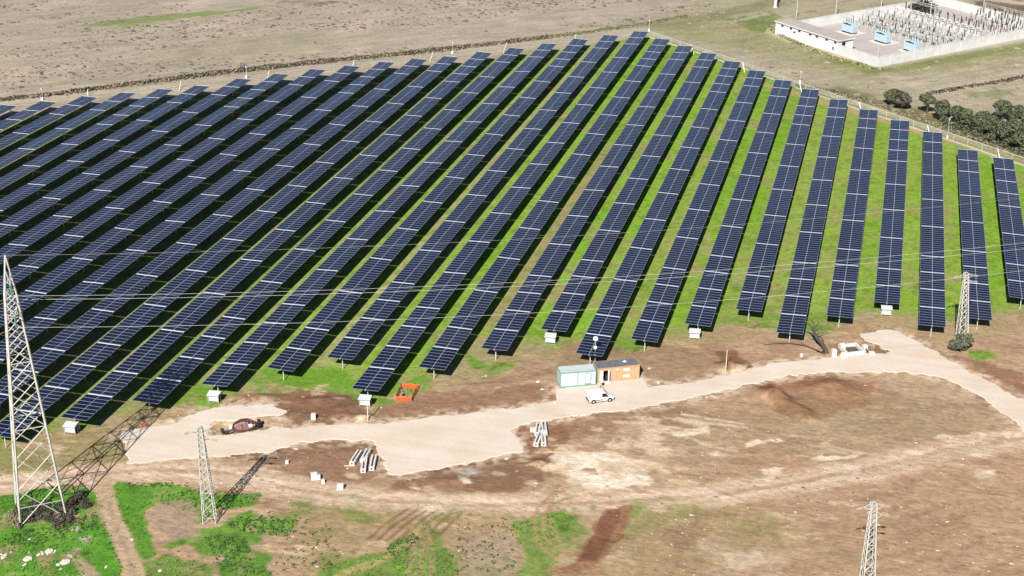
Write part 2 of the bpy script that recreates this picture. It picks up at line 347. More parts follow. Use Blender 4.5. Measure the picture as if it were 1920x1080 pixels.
# darker worked soil
for pg, c, a in ((P((330, 795), (370, 772), (430, 755), (510, 735), (600, 730), (680, 745), (700, 775), (640, 795), (560, 800), (530, 770), (490, 752), (420, 760)), (142, 108, 84), .9),
                 (P((560, 745), (620, 742), (655, 770), (640, 792), (570, 790), (540, 770)), (132, 98, 76), .7),
                 (P((700, 790), (700, 765), (760, 748), (900, 735), (1035, 715), (1040, 745), (900, 768), (780, 782)), (156, 122, 95), .85),
                 (P((780, 742), (1035, 690), (1040, 705), (900, 735), (800, 760)), (164, 130, 102), .7),
                 (P((1050, 690), (1060, 640), (1110, 640), (1200, 660), (1280, 650), (1340, 660), (1400, 680), (1380, 694), (1270, 715), (1210, 715), (1200, 690)), (166, 136, 106), .8),
                 (P((1340, 665), (1375, 662), (1405, 690), (1350, 697)), (138, 98, 72), .85),
                 (P((400, 855), (500, 848), (570, 830), (700, 828), (712, 860), (650, 862), (520, 868)), (140, 108, 86), .85),
                 (P((540, 850), (712, 850), (722, 890), (640, 925), (540, 900)), (158, 124, 98), .8),
                 (P((725, 900), (980, 852), (1010, 860), (1020, 900), (960, 925), (830, 930), (740, 920)), (142, 108, 84), .85),
                 (P((962, 805), (1000, 795), (1080, 800), (1050, 840), (1030, 880), (1000, 860)), (148, 108, 80), .9),
                 (P((1030, 790), (1280, 752), (1300, 780), (1260, 800), (1180, 800), (1080, 830)), (160, 126, 98), .75),
                 (P((1560, 648), (1650, 640), (1690, 660), (1560, 670)), (146, 116, 84), .8),
                 (P((1770, 660), (1830, 672), (1930, 700), (1930, 745), (1870, 715), (1800, 680)), (158, 118, 92), .85),
                 (P((1415, 728), (1500, 715), (1560, 705), (1640, 715), (1620, 760), (1540, 785), (1500, 790), (1440, 760)), (160, 118, 90), .8),
                 (P((1420, 730), (1445, 722), (1480, 750), (1530, 780), (1510, 790), (1460, 768)), (140, 92, 66), .95),
                 (P((1520, 700), (1575, 705), (1590, 740), (1540, 750), (1510, 730)), (158, 118, 90), .8)):
    lay(c, poly_mask(pg, 1.0, 1.3)*a)
lay((160, 146, 112), poly_mask(P((1200, 790), (1450, 745), (1700, 740), (1830, 760), (1880, 800), (1700, 850), (1450, 870), (1250, 850)), 4, 3)*.28)
# chalk spoil
ck = fbm(XX/1.8, YY, 2.2, 4, 95)
lay((240, 218, 190), poly_mask(P((1035, 850), (1080, 845), (1130, 852), (1200, 860), (1215, 880), (1230, 905), (1170, 918), (1100, 922), (1080, 905), (1060, 890), (1040, 870)), 1.0, 1.6)*band(.18, .36, ck))
lay((246, 229, 206), poly_mask(P((1042, 853), (1130, 854), (1198, 864), (1222, 895), (1160, 915), (1085, 906), (1060, 885)), .9, 1.3)*band(.02, .18, ck)); lay((164, 128, 98), poly_mask(P((1090, 876), (1122, 876), (1120, 886), (1096, 884)), .5, .6)*.8)
lay((226, 200, 168), poly_mask(P((1010, 835), (1240, 820), (1290, 930), (1050, 935)), 3, 3)*band(.54, .64, ck)*.9)
lay((224, 198, 168), poly_mask(P((1080, 800), (1240, 770), (1400, 790), (1300, 830), (1150, 840)), 3, 3)*band(.60, .70, ck)*.85)
lay((206, 196, 186), poly_mask(P((840, 870), (930, 860), (950, 890), (870, 910)), 2, 2)*band(.42, .62, ck)*.7)
lay((238, 224, 206), poly_mask(P((862, 895), (885, 893), (888, 912), (865, 914)), .8, .7)*band(.3, .5, ck))
lay((226, 200, 166), wm*band(.70, .78, fbm(XX/3, YY, 1.7, 4, 97))*.65*(YY > 148)*(YY < 200))
for pg in (P((1430, 880), (1480, 874), (1470, 890), (1440, 895)), P((1500, 905), (1590, 900), (1580, 915), (1520, 920)), P((1740, 820), (1825, 812), (1830, 820), (1750, 826)), P((1828, 882), (1860, 880), (1860, 892), (1830, 892)),
           P((1520, 860), (1610, 848), (1605, 853), (1525, 864)), P((1360, 1045), (1420, 1035), (1440, 1055), (1380, 1070)), P((1290, 918), (1340, 912), (1330, 940), (1285, 945)), P((1330, 848), (1345, 845), (1345, 856), (1332, 857)),
           P((530, 905), (592, 910), (612, 930), (560, 938)), P((620, 926), (800, 938), (790, 949), (640, 940)), P((1180, 938), (1330, 930), (1335, 938), (1190, 946)), P((1640, 882), (1780, 852), (1785, 858), (1650, 892)), P((1250, 812), (1330, 802), (1335, 810), (1260, 822)), P((1400, 830), (1470, 822), (1475, 828), (1405, 838)), P((720, 925), (800, 935), (780, 948), (700, 940))):
    lay((240, 218, 192), poly_mask(pg, .8, .8)*band(.26, .44, ck)*.95)
# lower dirt track and wheel marks
TR = P((-60, 912), (40, 903), (150, 892), (300, 880), (430, 890), (560, 920), (700, 938), (850, 946), (1000, 946), (1150, 942), (1300, 934), (1450, 912), (1600, 885), (1750, 850), (1880, 828), (1990, 808))
lay((212, 182, 152), line_mask(TR, 3.0, 1.0, .6)*.95)
lay((226, 200, 172), line_mask([p+Vector((0, 1.2, 0)) for p in TR], .55, .4, .4)*.75); lay((226, 200, 172), line_mask([p-Vector((0, 1.2, 0)) for p in TR], .55, .4, .4)*.75); lay((176, 144, 114), line_mask(TR, .45, .4, .4)*.5)
lay((236, 212, 184), line_mask(TR, 3.4, 1.5, 1)*band(.55, .68, fbm(XX/3, YY, 1.8, 4, 99))*.7)
lay((204, 178, 150), poly_mask(P((1560, 890), (1700, 855), (1880, 815), (1900, 828), (1780, 858), (1620, 893)), 1, .8)*.7)
for ln in (P((1280, 778), (1395, 795)), P((1280, 788), (1400, 802)), P((1250, 800), (1330, 812))): lay((232, 204, 172), line_mask(ln, .34, .25, .3)*.9)
# lower left greens
lg((98, 154, 52), poly_mask(P((-60, 935), (60, 920), (130, 908), (165, 915), (185, 950), (205, 1000), (236, 1090), (-60, 1100)), .9, .6), 1.0)
lg((100, 148, 58), poly_mask(P((212, 915), (300, 906), (360, 910), (400, 925), (440, 925), (490, 928), (495, 945), (430, 955), (400, 950), (370, 985), (340, 960), (290, 935), (270, 975), (285, 1000), (265, 1028), (245, 1010)), 1.0, 1.3), 1.0)
lg((108, 146, 62), poly_mask(P((370, 985), (430, 975), (470, 960), (560, 970), (545, 1000), (470, 1010), (520, 1035), (500, 1085), (430, 1085), (400, 1040), (330, 1020), (350, 1000)), 1.5, 1.8), 1.0)
lg((100, 138, 52), poly_mask(P((262, 1060), (330, 1040), (390, 1060), (400, 1090), (265, 1090)), 1.5, 1.6)*.8, 1.0)
lg((92, 146, 46), poly_mask(P((590, 1085), (640, 1065), (720, 1040), (770, 1010), (800, 970), (815, 985), (830, 1030), (860, 1060), (850, 1095)), 1.2, 1.4)*.9, 1.0)
lg((104, 154, 54), poly_mask(P((955, 985), (1010, 965), (1080, 965), (1090, 1000), (1050, 1030), (1030, 1090), (950, 1095), (980, 1040)), 1.2, 1.5)*.85, 1.0)
lg((150, 150, 88), poly_mask(P((1180, 965), (1290, 950), (1320, 960), (1220, 1000), (1170, 1000)), 2, 2)*.65, .8)
lg((142, 142, 80), poly_mask(P((1340, 985), (1480, 975), (1500, 1000), (1390, 1010)), 3, 3)*.45, .6)
lg((160, 148, 98), poly_mask(P((560, 950), (1100, 955), (1400, 940), (1500, 1000), (1300, 1100), (560, 1100)), 4, 4)*.30, .4)
lg((104, 142, 52), poly_mask(P((560, 950), (1100, 955), (1300, 950), (1200, 1100), (560, 1100)), 4, 4)*band(.58, .68, N5)*.5, .9)
gz = (fm < .1)*(GR > .8)*wm
lay((176, 152, 116), gz*band(.60, .70, fbm(XX, YY, 3.2, 4, 331))*.75); lay((74, 112, 40), gz*band(.54, .68, fbm(XX, YY, 2.2, 4, 337))*.55); lay((128, 172, 66), gz*band(.55, .7, fbm(XX, YY, 5, 4, 341))*.6)
lay((172, 150, 126), poly_mask(P((285, 940), (345, 935), (375, 955), (368, 1010), (330, 1008), (300, 1000)), 1, 1)*.8)
lay((178, 160, 138), poly_mask(P((880, 1010), (960, 985), (975, 1030), (945, 1090), (850, 1090)), 2, 2)*.5)
lg((98, 150, 50), line_mask(P((226, 912), (244, 960), (262, 1005), (276, 1040)), 1.25, .4, .3)*.95, .9)
lay((200, 172, 140), line_mask(P((192, 900), (204, 950), (222, 1000), (243, 1050), (260, 1098)), 1.25, .3, .15)*.97)
lay((150, 126, 96), line_mask(P((203, 940), (222, 1000), (243, 1050), (260, 1095)), .2, .25, .15)*.5)
for pg in (P((35, 1045), (90, 1040), (95, 1052), (40, 1055)), P((130, 1010), (165, 1005), (170, 1020), (140, 1022)), P((120, 1030), (150, 1050), (135, 1058), (90, 1050)), P((120, 1000), (155, 985), (150, 1005), (125, 1010))):
    lay((196, 182, 164), poly_mask(pg, .6, .9)*band(.4, .52, ck)*.9)
lay((186, 162, 132), poly_mask(P((125, 1040), (160, 1010), (150, 1035), (190, 1075), (180, 1095), (150, 1085)), .8, 1)*.8)
# red earth scrape and curving tyre marks
lay((158, 112, 86), poly_mask(P((1125, 950), (1170, 945), (1188, 955), (1165, 1000), (1130, 1045), (1095, 1068), (1045, 1075), (1090, 1020), (1110, 980)), 1.0, 1.2)*.85)
lay((166, 128, 98), poly_mask(P((1040, 1065), (1100, 1050), (1140, 1055), (1110, 1090), (1030, 1095)), 1.5, 1.2)*.6)
for k in range(6):
    o = (k-2.5)*6.0
    lay((128, 88, 66), line_mask(P((1150+o, 955), (1128+o, 1000), (1100+o, 1050)), .24, .2, .3)*.75)
for cx, cy, rr, a0, a1 in ((1080, 985, 62, 100, 250), (1085, 985, 84, 110, 250), (1150, 960, 120, 150, 235)):
    pts = P(*[(cx+rr*math.cos(R(t)), cy-rr*.85*math.sin(R(t))) for t in range(a0, a1, 10)])
    lay((180, 152, 110), line_mask(pts, .34, .22, .15)*.85)
for k in range(7):
    x0 = 700+k*17; lay((140, 104, 80), line_mask(P((x0+60, 955+k*2), (x0+25, 980+k*3), (x0-8, 1012+k*2)), .26, .22, .4)*.8)
for k in range(3):
    lay((176, 150, 112), line_mask(P((770+k*14, 985), (778+k*15, 1030), (760+k*24, 1090)), .38, .3, .3)*.85)
for k in range(3): lay((178, 164, 110), line_mask(P((620+k*10, 1085-k*6), (700+k*10, 1062-k*8), (760+k*6, 1030-k*9), (780+k*5, 1000-k*8)), .3, .22, .2)*.85)
# lower right: sweeping bare soil
lay((184, 152, 120), poly_mask(P((1540, 960), (1930, 850), (1930, 1090), (1500, 1090)), 6, 5)*.45)
lay((162, 126, 96), poly_mask(P((1640, 1000), (1790, 960), (1800, 990), (1690, 1040)), 4, 4)*.5)
for k in range(16):
    y0 = 935+k*9; lay((160, 128, 98) if k % 2 else (196, 166, 136), line_mask(P((1420+k*20, y0+40), (1560+k*18, y0+10), (1700+k*14, y0-30)), .35, .35, .9)*.35)
lay((148, 120, 96), poly_mask(P((1240, 1000), (1320, 990), (1300, 1050), (1240, 1085)), 3, 3)*.45)
lay((196, 172, 142), poly_mask(P((1310, 1030), (1440, 1020), (1460, 1075), (1330, 1090)), 2, 3)*.6)
# micro variation of the soil itself
wsel = np.clip(wm, 0, 1)
C *= (1+(N2-.5)*.30*wsel+(fbm(XX, YY, .9, 2, 44)-.5)*.14*wsel)[..., None]
C *= (1+(fbm(ft/3, fn, 2.2, 4, 46)-.5)*.5*(1-wsel)*(1-fm))[..., None]
# heights
H = (N2-.5)*.14*wsel*(1-GR*.5)+(N5-.5)*.25*wsel
H += (fur-.5)*.22*(1-wsel)*(1-fm)
def heap(px, py, h, rx, ry, ang=0):
    c = G(px, py); dx, dy = XX-c.x, YY-c.y; a = R(ang); u = dx*math.cos(a)+dy*math.sin(a); v = -dx*math.sin(a)+dy*math.cos(a)
    global H
    d = np.sqrt((u/rx)**2+(v/ry)**2)+W1*.5
    H += h*np.clip(1-d, 0, 1)**1.3
heap(1448, 742, 1.6, 5.0, 3.0, -35); heap(1485, 765, 1.3, 6.0, 2.6, -40); heap(1555, 728, 1.2, 6.5, 4.0, 10); heap(1368, 690, 1.3, 4.2, 2.6); heap(600, 752, .8, 8, 2.2, 20); heap(640, 772, .7, 5, 2.5, 60)
heap(680, 785, .7, 4, 2); heap(350, 785, .7, 5, 1.6, 30); heap(1150, 1000, -.7, 3.0, 8.5, -28); heap(480, 745, .6, 6, 1.5, 20); heap(1010, 870, .7, 3.5, 1.8, 20); heap(850, 905, .5, 8, 2, 20); heap(1640, 640, .4, 3, 3)
pit = poly_mask(P((402, 800), (440, 785), (492, 784), (500, 800), (470, 806), (420, 816), (398, 814)), .8, .2); H -= pit*.55
lay((190, 158, 124), pit*.7)
spill = line_mask(ROAD+[ROAD[0]], 1.7, 1.5, .5)*wm; lay((232, 208, 180), spill*band(.44, .58, fbm(XX, YY, 1.1, 4, 361))*.8)
# flatten under the gravel road and buildings
rd = np.zeros(XX.shape); i0, i1 = np.searchsorted(ys, (130, 250)); j0, j1 = np.searchsorted(xs, (-100, 110))
rs_ = seg_dist(XX[i0:i1, j0:j1], YY[i0:i1, j0:j1], ROAD, True); rin = inside(XX[i0:i1, j0:j1], YY[i0:i1, j0:j1], ROAD)
rd[i0:i1, j0:j1] = np.where(rin, 1.0, 1-sstep(.1, 1.6, rs_)); H = H*(1-rd)-.02*rd
yard = poly_mask([G(1645, 126), G(1453, 64), G(1762, 10), G(1972, 67)], 3, 0); H *= (1-yard)
lay((204, 190, 174), yard)
gv = np.stack([XX, YY, H], -1).reshape(-1, 3)
idx = np.arange(nx*ny).reshape(ny, nx); q = np.stack([idx[:-1, :-1], idx[:-1, 1:], idx[1:, 1:], idx[1:, :-1]], -1).reshape(-1, 4)
gm = bpy.data.meshes.new('ground'); gm.vertices.add(len(gv)); gm.vertices.foreach_set('co', gv.ravel().astype(np.float32))
gm.loops.add(q.size); gm.loops.foreach_set('vertex_index', q.ravel().astype(np.int32)); gm.polygons.add(len(q)); gm.polygons.foreach_set('loop_start', (np.arange(len(q))*4).astype(np.int32))
gm.polygons.foreach_set('use_smooth', np.ones(len(q), bool)); gm.update(calc_edges=True)
ca = gm.attributes.new('soil', 'FLOAT_COLOR', 'POINT'); ca.data.foreach_set('color', np.concatenate([C.reshape(-1, 3), GR.reshape(-1, 1)], 1).ravel().astype(np.float32))
mg = bpy.data.materials.new('ground'); mg.use_nodes = True; n = mg.node_tree.nodes; l = mg.node_tree.links; b = n['Principled BSDF']
b.inputs['Roughness'].default_value = 1.0; b.inputs['Specular IOR Level'].default_value = 0.1
at = n.new('ShaderNodeAttribute'); at.attribute_name = 'soil'; tc = n.new('ShaderNodeTexCoord')
def noise(scale, det=4, vec=None):
    x = n.new('ShaderNodeTexNoise'); x.inputs['Scale'].default_value = scale; x.inputs['Detail'].default_value = det; l.new(vec or tc.outputs['Object'], x.inputs['Vector']); return x
def mrange(src, a, b_, c, d):
    x = n.new('ShaderNodeMapRange'); x.inputs[1].default_value = a; x.inputs[2].default_value = b_; x.inputs[3].default_value = c; x.inputs[4].default_value = d; l.new(src, x.inputs[0]); return x.outputs[0]
def math_(op, a, b_):
    x = n.new('ShaderNodeMath'); x.operation = op
    for i, v in enumerate((a, b_)):
        if isinstance(v, (int, float)): x.inputs[i].default_value = v
        else: l.new(v, x.inputs[i])
    return x.outputs[0]
n1 = noise(1.1, 6); n2 = noise(4.5, 3)
mps = n.new('ShaderNodeMapping'); mps.inputs['Rotation'].default_value = (0, 0, R(-20)); mps.inputs['Scale'].default_value = (.35, 2.2, 1); l.new(tc.outputs['Object'], mps.inputs['Vector'])
n3 = noise(1.0, 5, mps.outputs[0]); vo = n.new('ShaderNodeTexVoronoi'); vo.inputs['Scale'].default_value = 2.6; l.new(tc.outputs['Object'], vo.inputs['Vector'])
soilv = math_('MULTIPLY', math_('MULTIPLY', mrange(n1.outputs[0], .3, .7, .84, 1.14), mrange(n2.outputs[0], .3, .7, .86, 1.13)), math_('MULTIPLY', mrange(n3.outputs[0], .32, .68, .84, 1.15), mrange(vo.outputs['Distance'], .05, .3, .86, 1.02)))
leafv = math_('MULTIPLY', mrange(n1.outputs[0], .3, .7, .80, 1.18), mrange(n2.outputs[0], .32, .68, .72, 1.25))
mixf = n.new('ShaderNodeMix'); l.new(at.outputs['Alpha'], mixf.inputs[0]); l.new(soilv, mixf.inputs[2]); l.new(leafv, mixf.inputs[3])
sc_ = n.new('ShaderNodeVectorMath'); sc_.operation = 'SCALE'; l.new(at.outputs['Color'], sc_.inputs[0]); l.new(mixf.outputs[0], sc_.inputs['Scale']); l.new(sc_.outputs[0], b.inputs['Base Color'])
bp = n.new('ShaderNodeBump'); bp.inputs['Strength'].default_value = .55; bp.inputs['Distance'].default_value = .25
l.new(math_('ADD', n1.outputs[0], math_('MULTIPLY', n2.outputs[0], .35)), bp.inputs['Height']); l.new(bp.outputs[0], b.inputs['Normal'])
gm.materials.append(mg)
go = bpy.data.objects.new('ground', gm); col.objects.link(go); tag(go, kind='structure')
def hgt(x, y):
    j = min(max(np.searchsorted(xs, x), 1), nx-1); i = min(max(np.searchsorted(ys, y), 1), ny-1); return float(H[i, j])
def GH(px, py, dz=0.0):
    p = G(px, py); p.z = hgt(p.x, p.y)+dz; return p

# gravel road: a thick pad of crushed limestone with ragged shoulders
def densify(pts, st, jit):
    o = []
    for i, a in enumerate(pts):
        b_ = pts[(i+1) % len(pts)]; n_ = max(1, int((b_-a).length/st))
        for k in range(n_): o.append(a.lerp(b_, k/n_))
    s = []
    for i, p in enumerate(o):
        q_ = (o[i-1]+p*2+o[(i+1) % len(o)])/4
        s.append(Vector((q_.x+(float(vnoise(np.array(q_.x/1.1), np.array(q_.y/1.1), 3))-.5)*jit*2, q_.y+(float(vnoise(np.array(q_.x/1.1), np.array(q_.y/1.1), 8))-.5)*jit*2, 0)))
    return s
_vn = lambda x, y, k: float(vnoise(np.array(x), np.array(y), k))-.5
rp = [Vector((p.x+_vn(p.x/.38, p.y/.38, 21)*.42+_vn(p.x/2.6, p.y/2.6, 25)*.5, p.y+_vn(p.x/.38, p.y/.38, 23)*.42+_vn(p.x/2.6, p.y/2.6, 27)*.5, 0)) for p in densify(ROAD, .32, .45)]
def slab(name, pts, z, m, skirt=.35):
    bm = bmesh.new(); ar = sum(pts[i-1].x*pts[i].y-pts[i].x*pts[i-1].y for i in range(len(pts)))
    if ar < 0: pts = pts[::-1]
    top = [bm.verts.new((p.x, p.y, z)) for p in pts]; low = []
    for i, p in enumerate(pts):
        t = (pts[(i+1) % len(pts)]-pts[i-1]); nn = Vector((t.y, -t.x, 0)); nn = nn.normalized() if nn.length > 1e-6 else Vector((1, 0, 0))
        low.append(bm.verts.new((p.x+nn.x*skirt, p.y+nn.y*skirt, -.12)))
    es = [bm.edges.new((top[i], top[(i+1) % len(top)])) for i in range(len(top))]
    bmesh.ops.triangle_fill(bm, edges=es, use_beauty=True, use_dissolve=False)
    for i in range(len(top)): bm.faces.new((top[i], low[i], low[(i+1) % len(top)], top[(i+1) % len(top)]))
    bmesh.ops.recalc_face_normals(bm, faces=bm.faces)
    me = bpy.data.meshes.new(name); bm.to_mesh(me); bm.free(); me.materials.append(m); o = bpy.data.objects.new(name, me); col.objects.link(o); return o
GRAV = bpy.data.materials.new('crushed_limestone'); GRAV.use_nodes = True; n = GRAV.node_tree.nodes; l = GRAV.node_tree.links; b = n['Principled BSDF']; b.inputs['Roughness'].default_value = 1; b.inputs['Specular IOR Level'].default_value = .1
tc = n.new('ShaderNodeTexCoord')
mp_ = n.new('ShaderNodeMapping'); mp_.inputs['Rotation'].default_value = (0, 0, R(-22)); mp_.inputs['Scale'].default_value = (.035, .75, 1); l.new(tc.outputs['Object'], mp_.inputs['Vector'])
g1 = noise(.16, 5); g2 = noise(2.6, 5); g3 = noise(1.0, 4, mp_.outputs[0])
rm = n.new('ShaderNodeValToRGB'); rm.color_ramp.elements[0].position = .3; rm.color_ramp.elements[0].color = (*alb(234, 213, 190), 1); rm.color_ramp.elements[1].position = .7; rm.color_ramp.elements[1].color = (*alb(243, 228, 212), 1); l.new(g1.outputs[0], rm.inputs[0])
sc_ = n.new('ShaderNodeVectorMath'); sc_.operation = 'SCALE'; l.new(rm.outputs[0], sc_.inputs[0]); l.new(math_('MULTIPLY', mrange(g2.outputs[0], .3, .7, .94, 1.05), mrange(g3.outputs[0], .35, .65, .955, 1.03)), sc_.inputs['Scale']); l.new(sc_.outputs[0], b.inputs['Base Color'])
bp = n.new('ShaderNodeBump'); bp.inputs['Strength'].default_value = .15; bp.inputs['Distance'].default_value = .08; l.new(g2.outputs[0], bp.inputs['Height']); l.new(bp.outputs[0], b.inputs['Normal'])
tag(slab('gravel_road', rp, .05, GRAV, .5), kind='structure')

# ------------------------------------------------------------------ solar rows
PVG = bpy.data.materials.new('photovoltaic_glass'); PVG.use_nodes = True; n = PVG.node_tree.nodes; l = PVG.node_tree.links; b = n['Principled BSDF']
tc = n.new('ShaderNodeTexCoord'); oi = n.new('ShaderNodeObjectInfo'); ge = n.new('ShaderNodeNewGeometry')
wn = n.new('ShaderNodeTexWhiteNoise'); wn.noise_dimensions = '2D'
cmb = n.new('ShaderNodeCombineXYZ'); l.new(ge.outputs['Random Per Island'], cmb.inputs[0]); l.new(oi.outputs['Random'], cmb.inputs[1]); l.new(cmb.outputs[0], wn.inputs['Vector'])
rp_ = n.new('ShaderNodeValToRGB'); e = rp_.color_ramp.elements
e[0].position = 0; e[0].color = (.0034, .0053, .0170, 1); e[1].position = 1; e[1].color = (.0050, .0056, .0165, 1)
for ps, c in ((.35, (.0037, .0056, .0180, 1)), (.62, (.0042, .0056, .0165, 1)), (.85, (.0034, .0066, .0215, 1))):
    x = e.new(ps); x.color = c
l.new(wn.outputs['Value'], rp_.inputs[0])
dn = noise(.045, 4, ge.outputs['Position']); dn2 = noise(.35, 4, ge.outputs['Position'])
dm = n.new('ShaderNodeMix'); dm.data_type = 'RGBA'; l.new(rp_.outputs[0], dm.inputs[6]); dm.inputs[7].default_value = (.030, .034, .050, 1)
l.new(math_('MULTIPLY', mrange(dn.outputs[0], .40, .68, 0, 1), mrange(dn2.outputs[0], .35, .7, .05, .5)), dm.inputs[0]); sp_ = n.new('ShaderNodeSeparateXYZ'); l.new(ge.outputs['Position'], sp_.inputs[0])
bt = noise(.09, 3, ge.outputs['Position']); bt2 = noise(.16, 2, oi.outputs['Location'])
sheen_amt = mrange(sp_.outputs[1], 0, 1, .30, .30); db = n.new('ShaderNodeMix'); db.data_type = 'RGBA'; l.new(dm.outputs[2], db.inputs[6]); db.inputs[7].default_value = (.006, .018, .050, 1)  # blue and violet patches in the base colour imitate shifting sky reflection
l.new(math_('MULTIPLY', sheen_amt, mrange(bt.outputs[0], .38, .62, .1, .9)), db.inputs[0])
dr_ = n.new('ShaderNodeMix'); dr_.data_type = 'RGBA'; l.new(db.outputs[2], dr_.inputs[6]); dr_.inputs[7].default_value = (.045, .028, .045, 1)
l.new(math_('MULTIPLY', sheen_amt, mrange(bt2.outputs[0], .54, .68, 0, .6)), dr_.inputs[0]); l.new(dr_.outputs[2], b.inputs['Base Color'])
l.new(mrange(dn2.outputs[0], .3, .7, .07, .17), b.inputs['Roughness'])
b.inputs['Roughness'].default_value = .10; b.inputs['IOR'].default_value = 1.56; b.inputs['Specular IOR Level'].default_value = .55
TW = 4.57
def table_mesh(nm, gap, LT):
    L = LT-gap; MP = L/nm; mb = MB()
    mb.box((0, L/2, -.01), (TW, L-.01, .022), 0); mb.box((0, L/2, -.034), (TW-.02, L-.03, .025), 3)
    for k in range(nm):
        for s in (-1, 1):
            x0, x1 = (.04, TW/2-.03) if s > 0 else (-TW/2+.03, -.04)
            y0, y1 = k*MP+.047, (k+1)*MP-.047
            mb.quad((x0, y0, .006), (x1, y0, .006), (x1, y1, .006), (x0, y1, .006), 1)
    for s in (-1, 1):   # purlins under the modules
        mb.box((s*1.1, L/2, -.075), (.06, L-.1, .06), 0)
    mb.box((0, L+gap*.42, -.03), (TW-.2, .17, .05), 2)      # bearing cross rail in the gap
    return mb.mesh('panel_table', [ALU, PVG, mat('bright_rail', (.74, .76, .82), .5, var=.03), mat('dark_backsheet', (.012, .012, .014), .6, var=.05)])
U7 = 16.42/2; GAP = .38; TM = {1: table_mesh(7, GAP, U7), 2: table_mesh(14, GAP, 2*U7)}
pm = MB(); pm.box((0, 0, HP/2-.15), (.16, .12, HP-.3), 0); pm.box((0, 0, HP-.2), (.3, .16, .06), 0); POST = pm.mesh('post', [GALV])
FARY = {-2: 308, -1: 315.5, 0: 321.2, 1: 328.2, 2: 334.3, 3: 340.2, 4: 345.8, 5: 355.3, 6: 362.7, 7: 370.0, 8: 376.1, 9: 382.8, 10: 388.6, 11: 393.6, 12: 401.1, 13: 408.3, 14: 416.4, 15: 424.3, 16: 431.6, 17: 439.0, 18: 431.4,
        19: 424.8, 20: 418.3, 21: 410.8, 22: 402.7, 23: 394.6, 24: 387.4, 25: 379.7, 26: 372.3, 27: 364.9, 28: 357.0, 29: 345.0, 30: 340.7}
NEARY = {11: 163, 12: 170.7, 13: 178.5, 14: 186.6, 15: 194.6, 16: 201.0, 17: 191.6, 18: 201.6, 19: 211.2, 20: 221.2, 21: 213.5, 22: 221.4, 23: 230.1, 24: 238.7, 25: 231.0, 26: 240.3, 27: 248.7, 28: 240.8, 29: 246.0, 30: 257.5}
ENDS = {29: 'its end behind the lattice mast', 27: 'white cabinet at its near end', 25: 'its end beside the dead tree', 23: 'white cabinet at its near end', 21: 'ending behind the site cabins',
        20: 'white cabinet at its near end', 17: 'ending beside the orange netting', 14: 'ending above the sandy pit', 12: 'white cabinet at its near end',
        13: 'tall pylon shadow touching its end', 30: 'cut by the photo edge', -2: 'only its far tip showing'}
for i in sorted(FARY):
    fy = FARY[i]; N = max(1, int(round((fy-NEARY.get(i, fy-14*16.42))/16.42)))
    ny_ = NEARY.get(i, fy-N*16.42); sy = (fy-ny_)/(N*16.42); x = 8.0*i+TW/2-180
    k = 31-i; lab = 'long solar panel row, %s from the right edge' % ORD[k]
    if i in ENDS: lab += ', '+ENDS[i]
    t = empty('solar_tracker_row', (x, ny_, 0), 0, lab, 'solar panels', 'solar tracker rows standing side by side on the lawn')
    f2 = 2 if (i*7) % 3 else 4; n2_ = 4 if (i*5) % 3 else 2
    seq = [1]*n2_; rest = 2*N-n2_-f2
    while rest >= 2: seq.append(2); rest -= 2
    seq += [1]*(rest+f2)
    y = 0.0; tl = R(random.gauss(0, 1.1))
    inst('post', POST, t, (0, 1.2, 0))
    for s in seq:
        pt_ = inst('panel_table', TM[s], t, (0, y*sy, HP), 0, (1, sy, 1)); pt_.rotation_euler.y = tl+R(random.gauss(0, .25)); y += s*U7
        inst('post', POST, t, (0, (y-GAP*.5)*sy, 0))
    tb = MB(); tb.box((0, y*sy/2, HP-.125), (.15, y*sy-.1, .15)); tb.build('torque_tube', [GALV], t)

# ------------------------------------------------------------------ inverter cabinets at the row ends
def cabinet(px, py, lab):
    t = empty('inverter_cabinet', GH(px, py), R(6), lab, 'electrical cabinet', 'white inverter cabinets at the row ends')
    m = MB(); m.box((0, 0, .85), (1.55, .55, 1.05), 0); m.build('cabinet_body', [WHITE], t)
    m = MB(); m.box((0, -.285, .85), (1.35, .02, .9), 0); m.build('door', [WHITE], t)
    m = MB(); m.add([(-1, -.75, 1.48), (1, -.75, 1.48), (1, .75, 1.68), (-1, .75, 1.68), (-1, -.75, 1.53), (1, -.75, 1.53), (1, .75, 1.73), (-1, .75, 1.73)], [(3, 2, 1, 0), (4, 5, 6, 7), (0, 1, 5, 4), (1, 2, 6, 5), (2, 3, 7, 6), (3, 0, 4, 7)]); m.build('sun_roof', [mat('pale_grey_sheet', (.55, .57, .58), .6, var=.06)], t)
    for sx in (-1, 1):
        for yy, hh in ((-.45, 1.52), (.45, 1.63)):
            m = MB(); m.box((sx*.86, yy, hh/2), (.07, .07, hh)); m.build('leg', [GALV], t)
    m = MB(); m.box((.80, 0, .7), (.06, .4, .7)); m.build('vent_grille', [DSTEEL], t)
cabinet(402, 754, 'white cabinet under a grey roof standing above the sandy pit with the red machine')
cabinet(134, 813, 'white cabinet under a grey roof beside the tall pylon, leftmost of them all')
cabinet(685, 762, 'white cabinet under a pale roof behind the bare pole and left of the orange netting')
cabinet(1032, 644, 'white cabinet behind and left of the pale site container')
cabinet(1302, 635, 'white cabinet at a row end between the timber cabin and the dead tree')
cabinet(1661, 592, 'white cabinet above the gravel side spur, rightmost of them all')

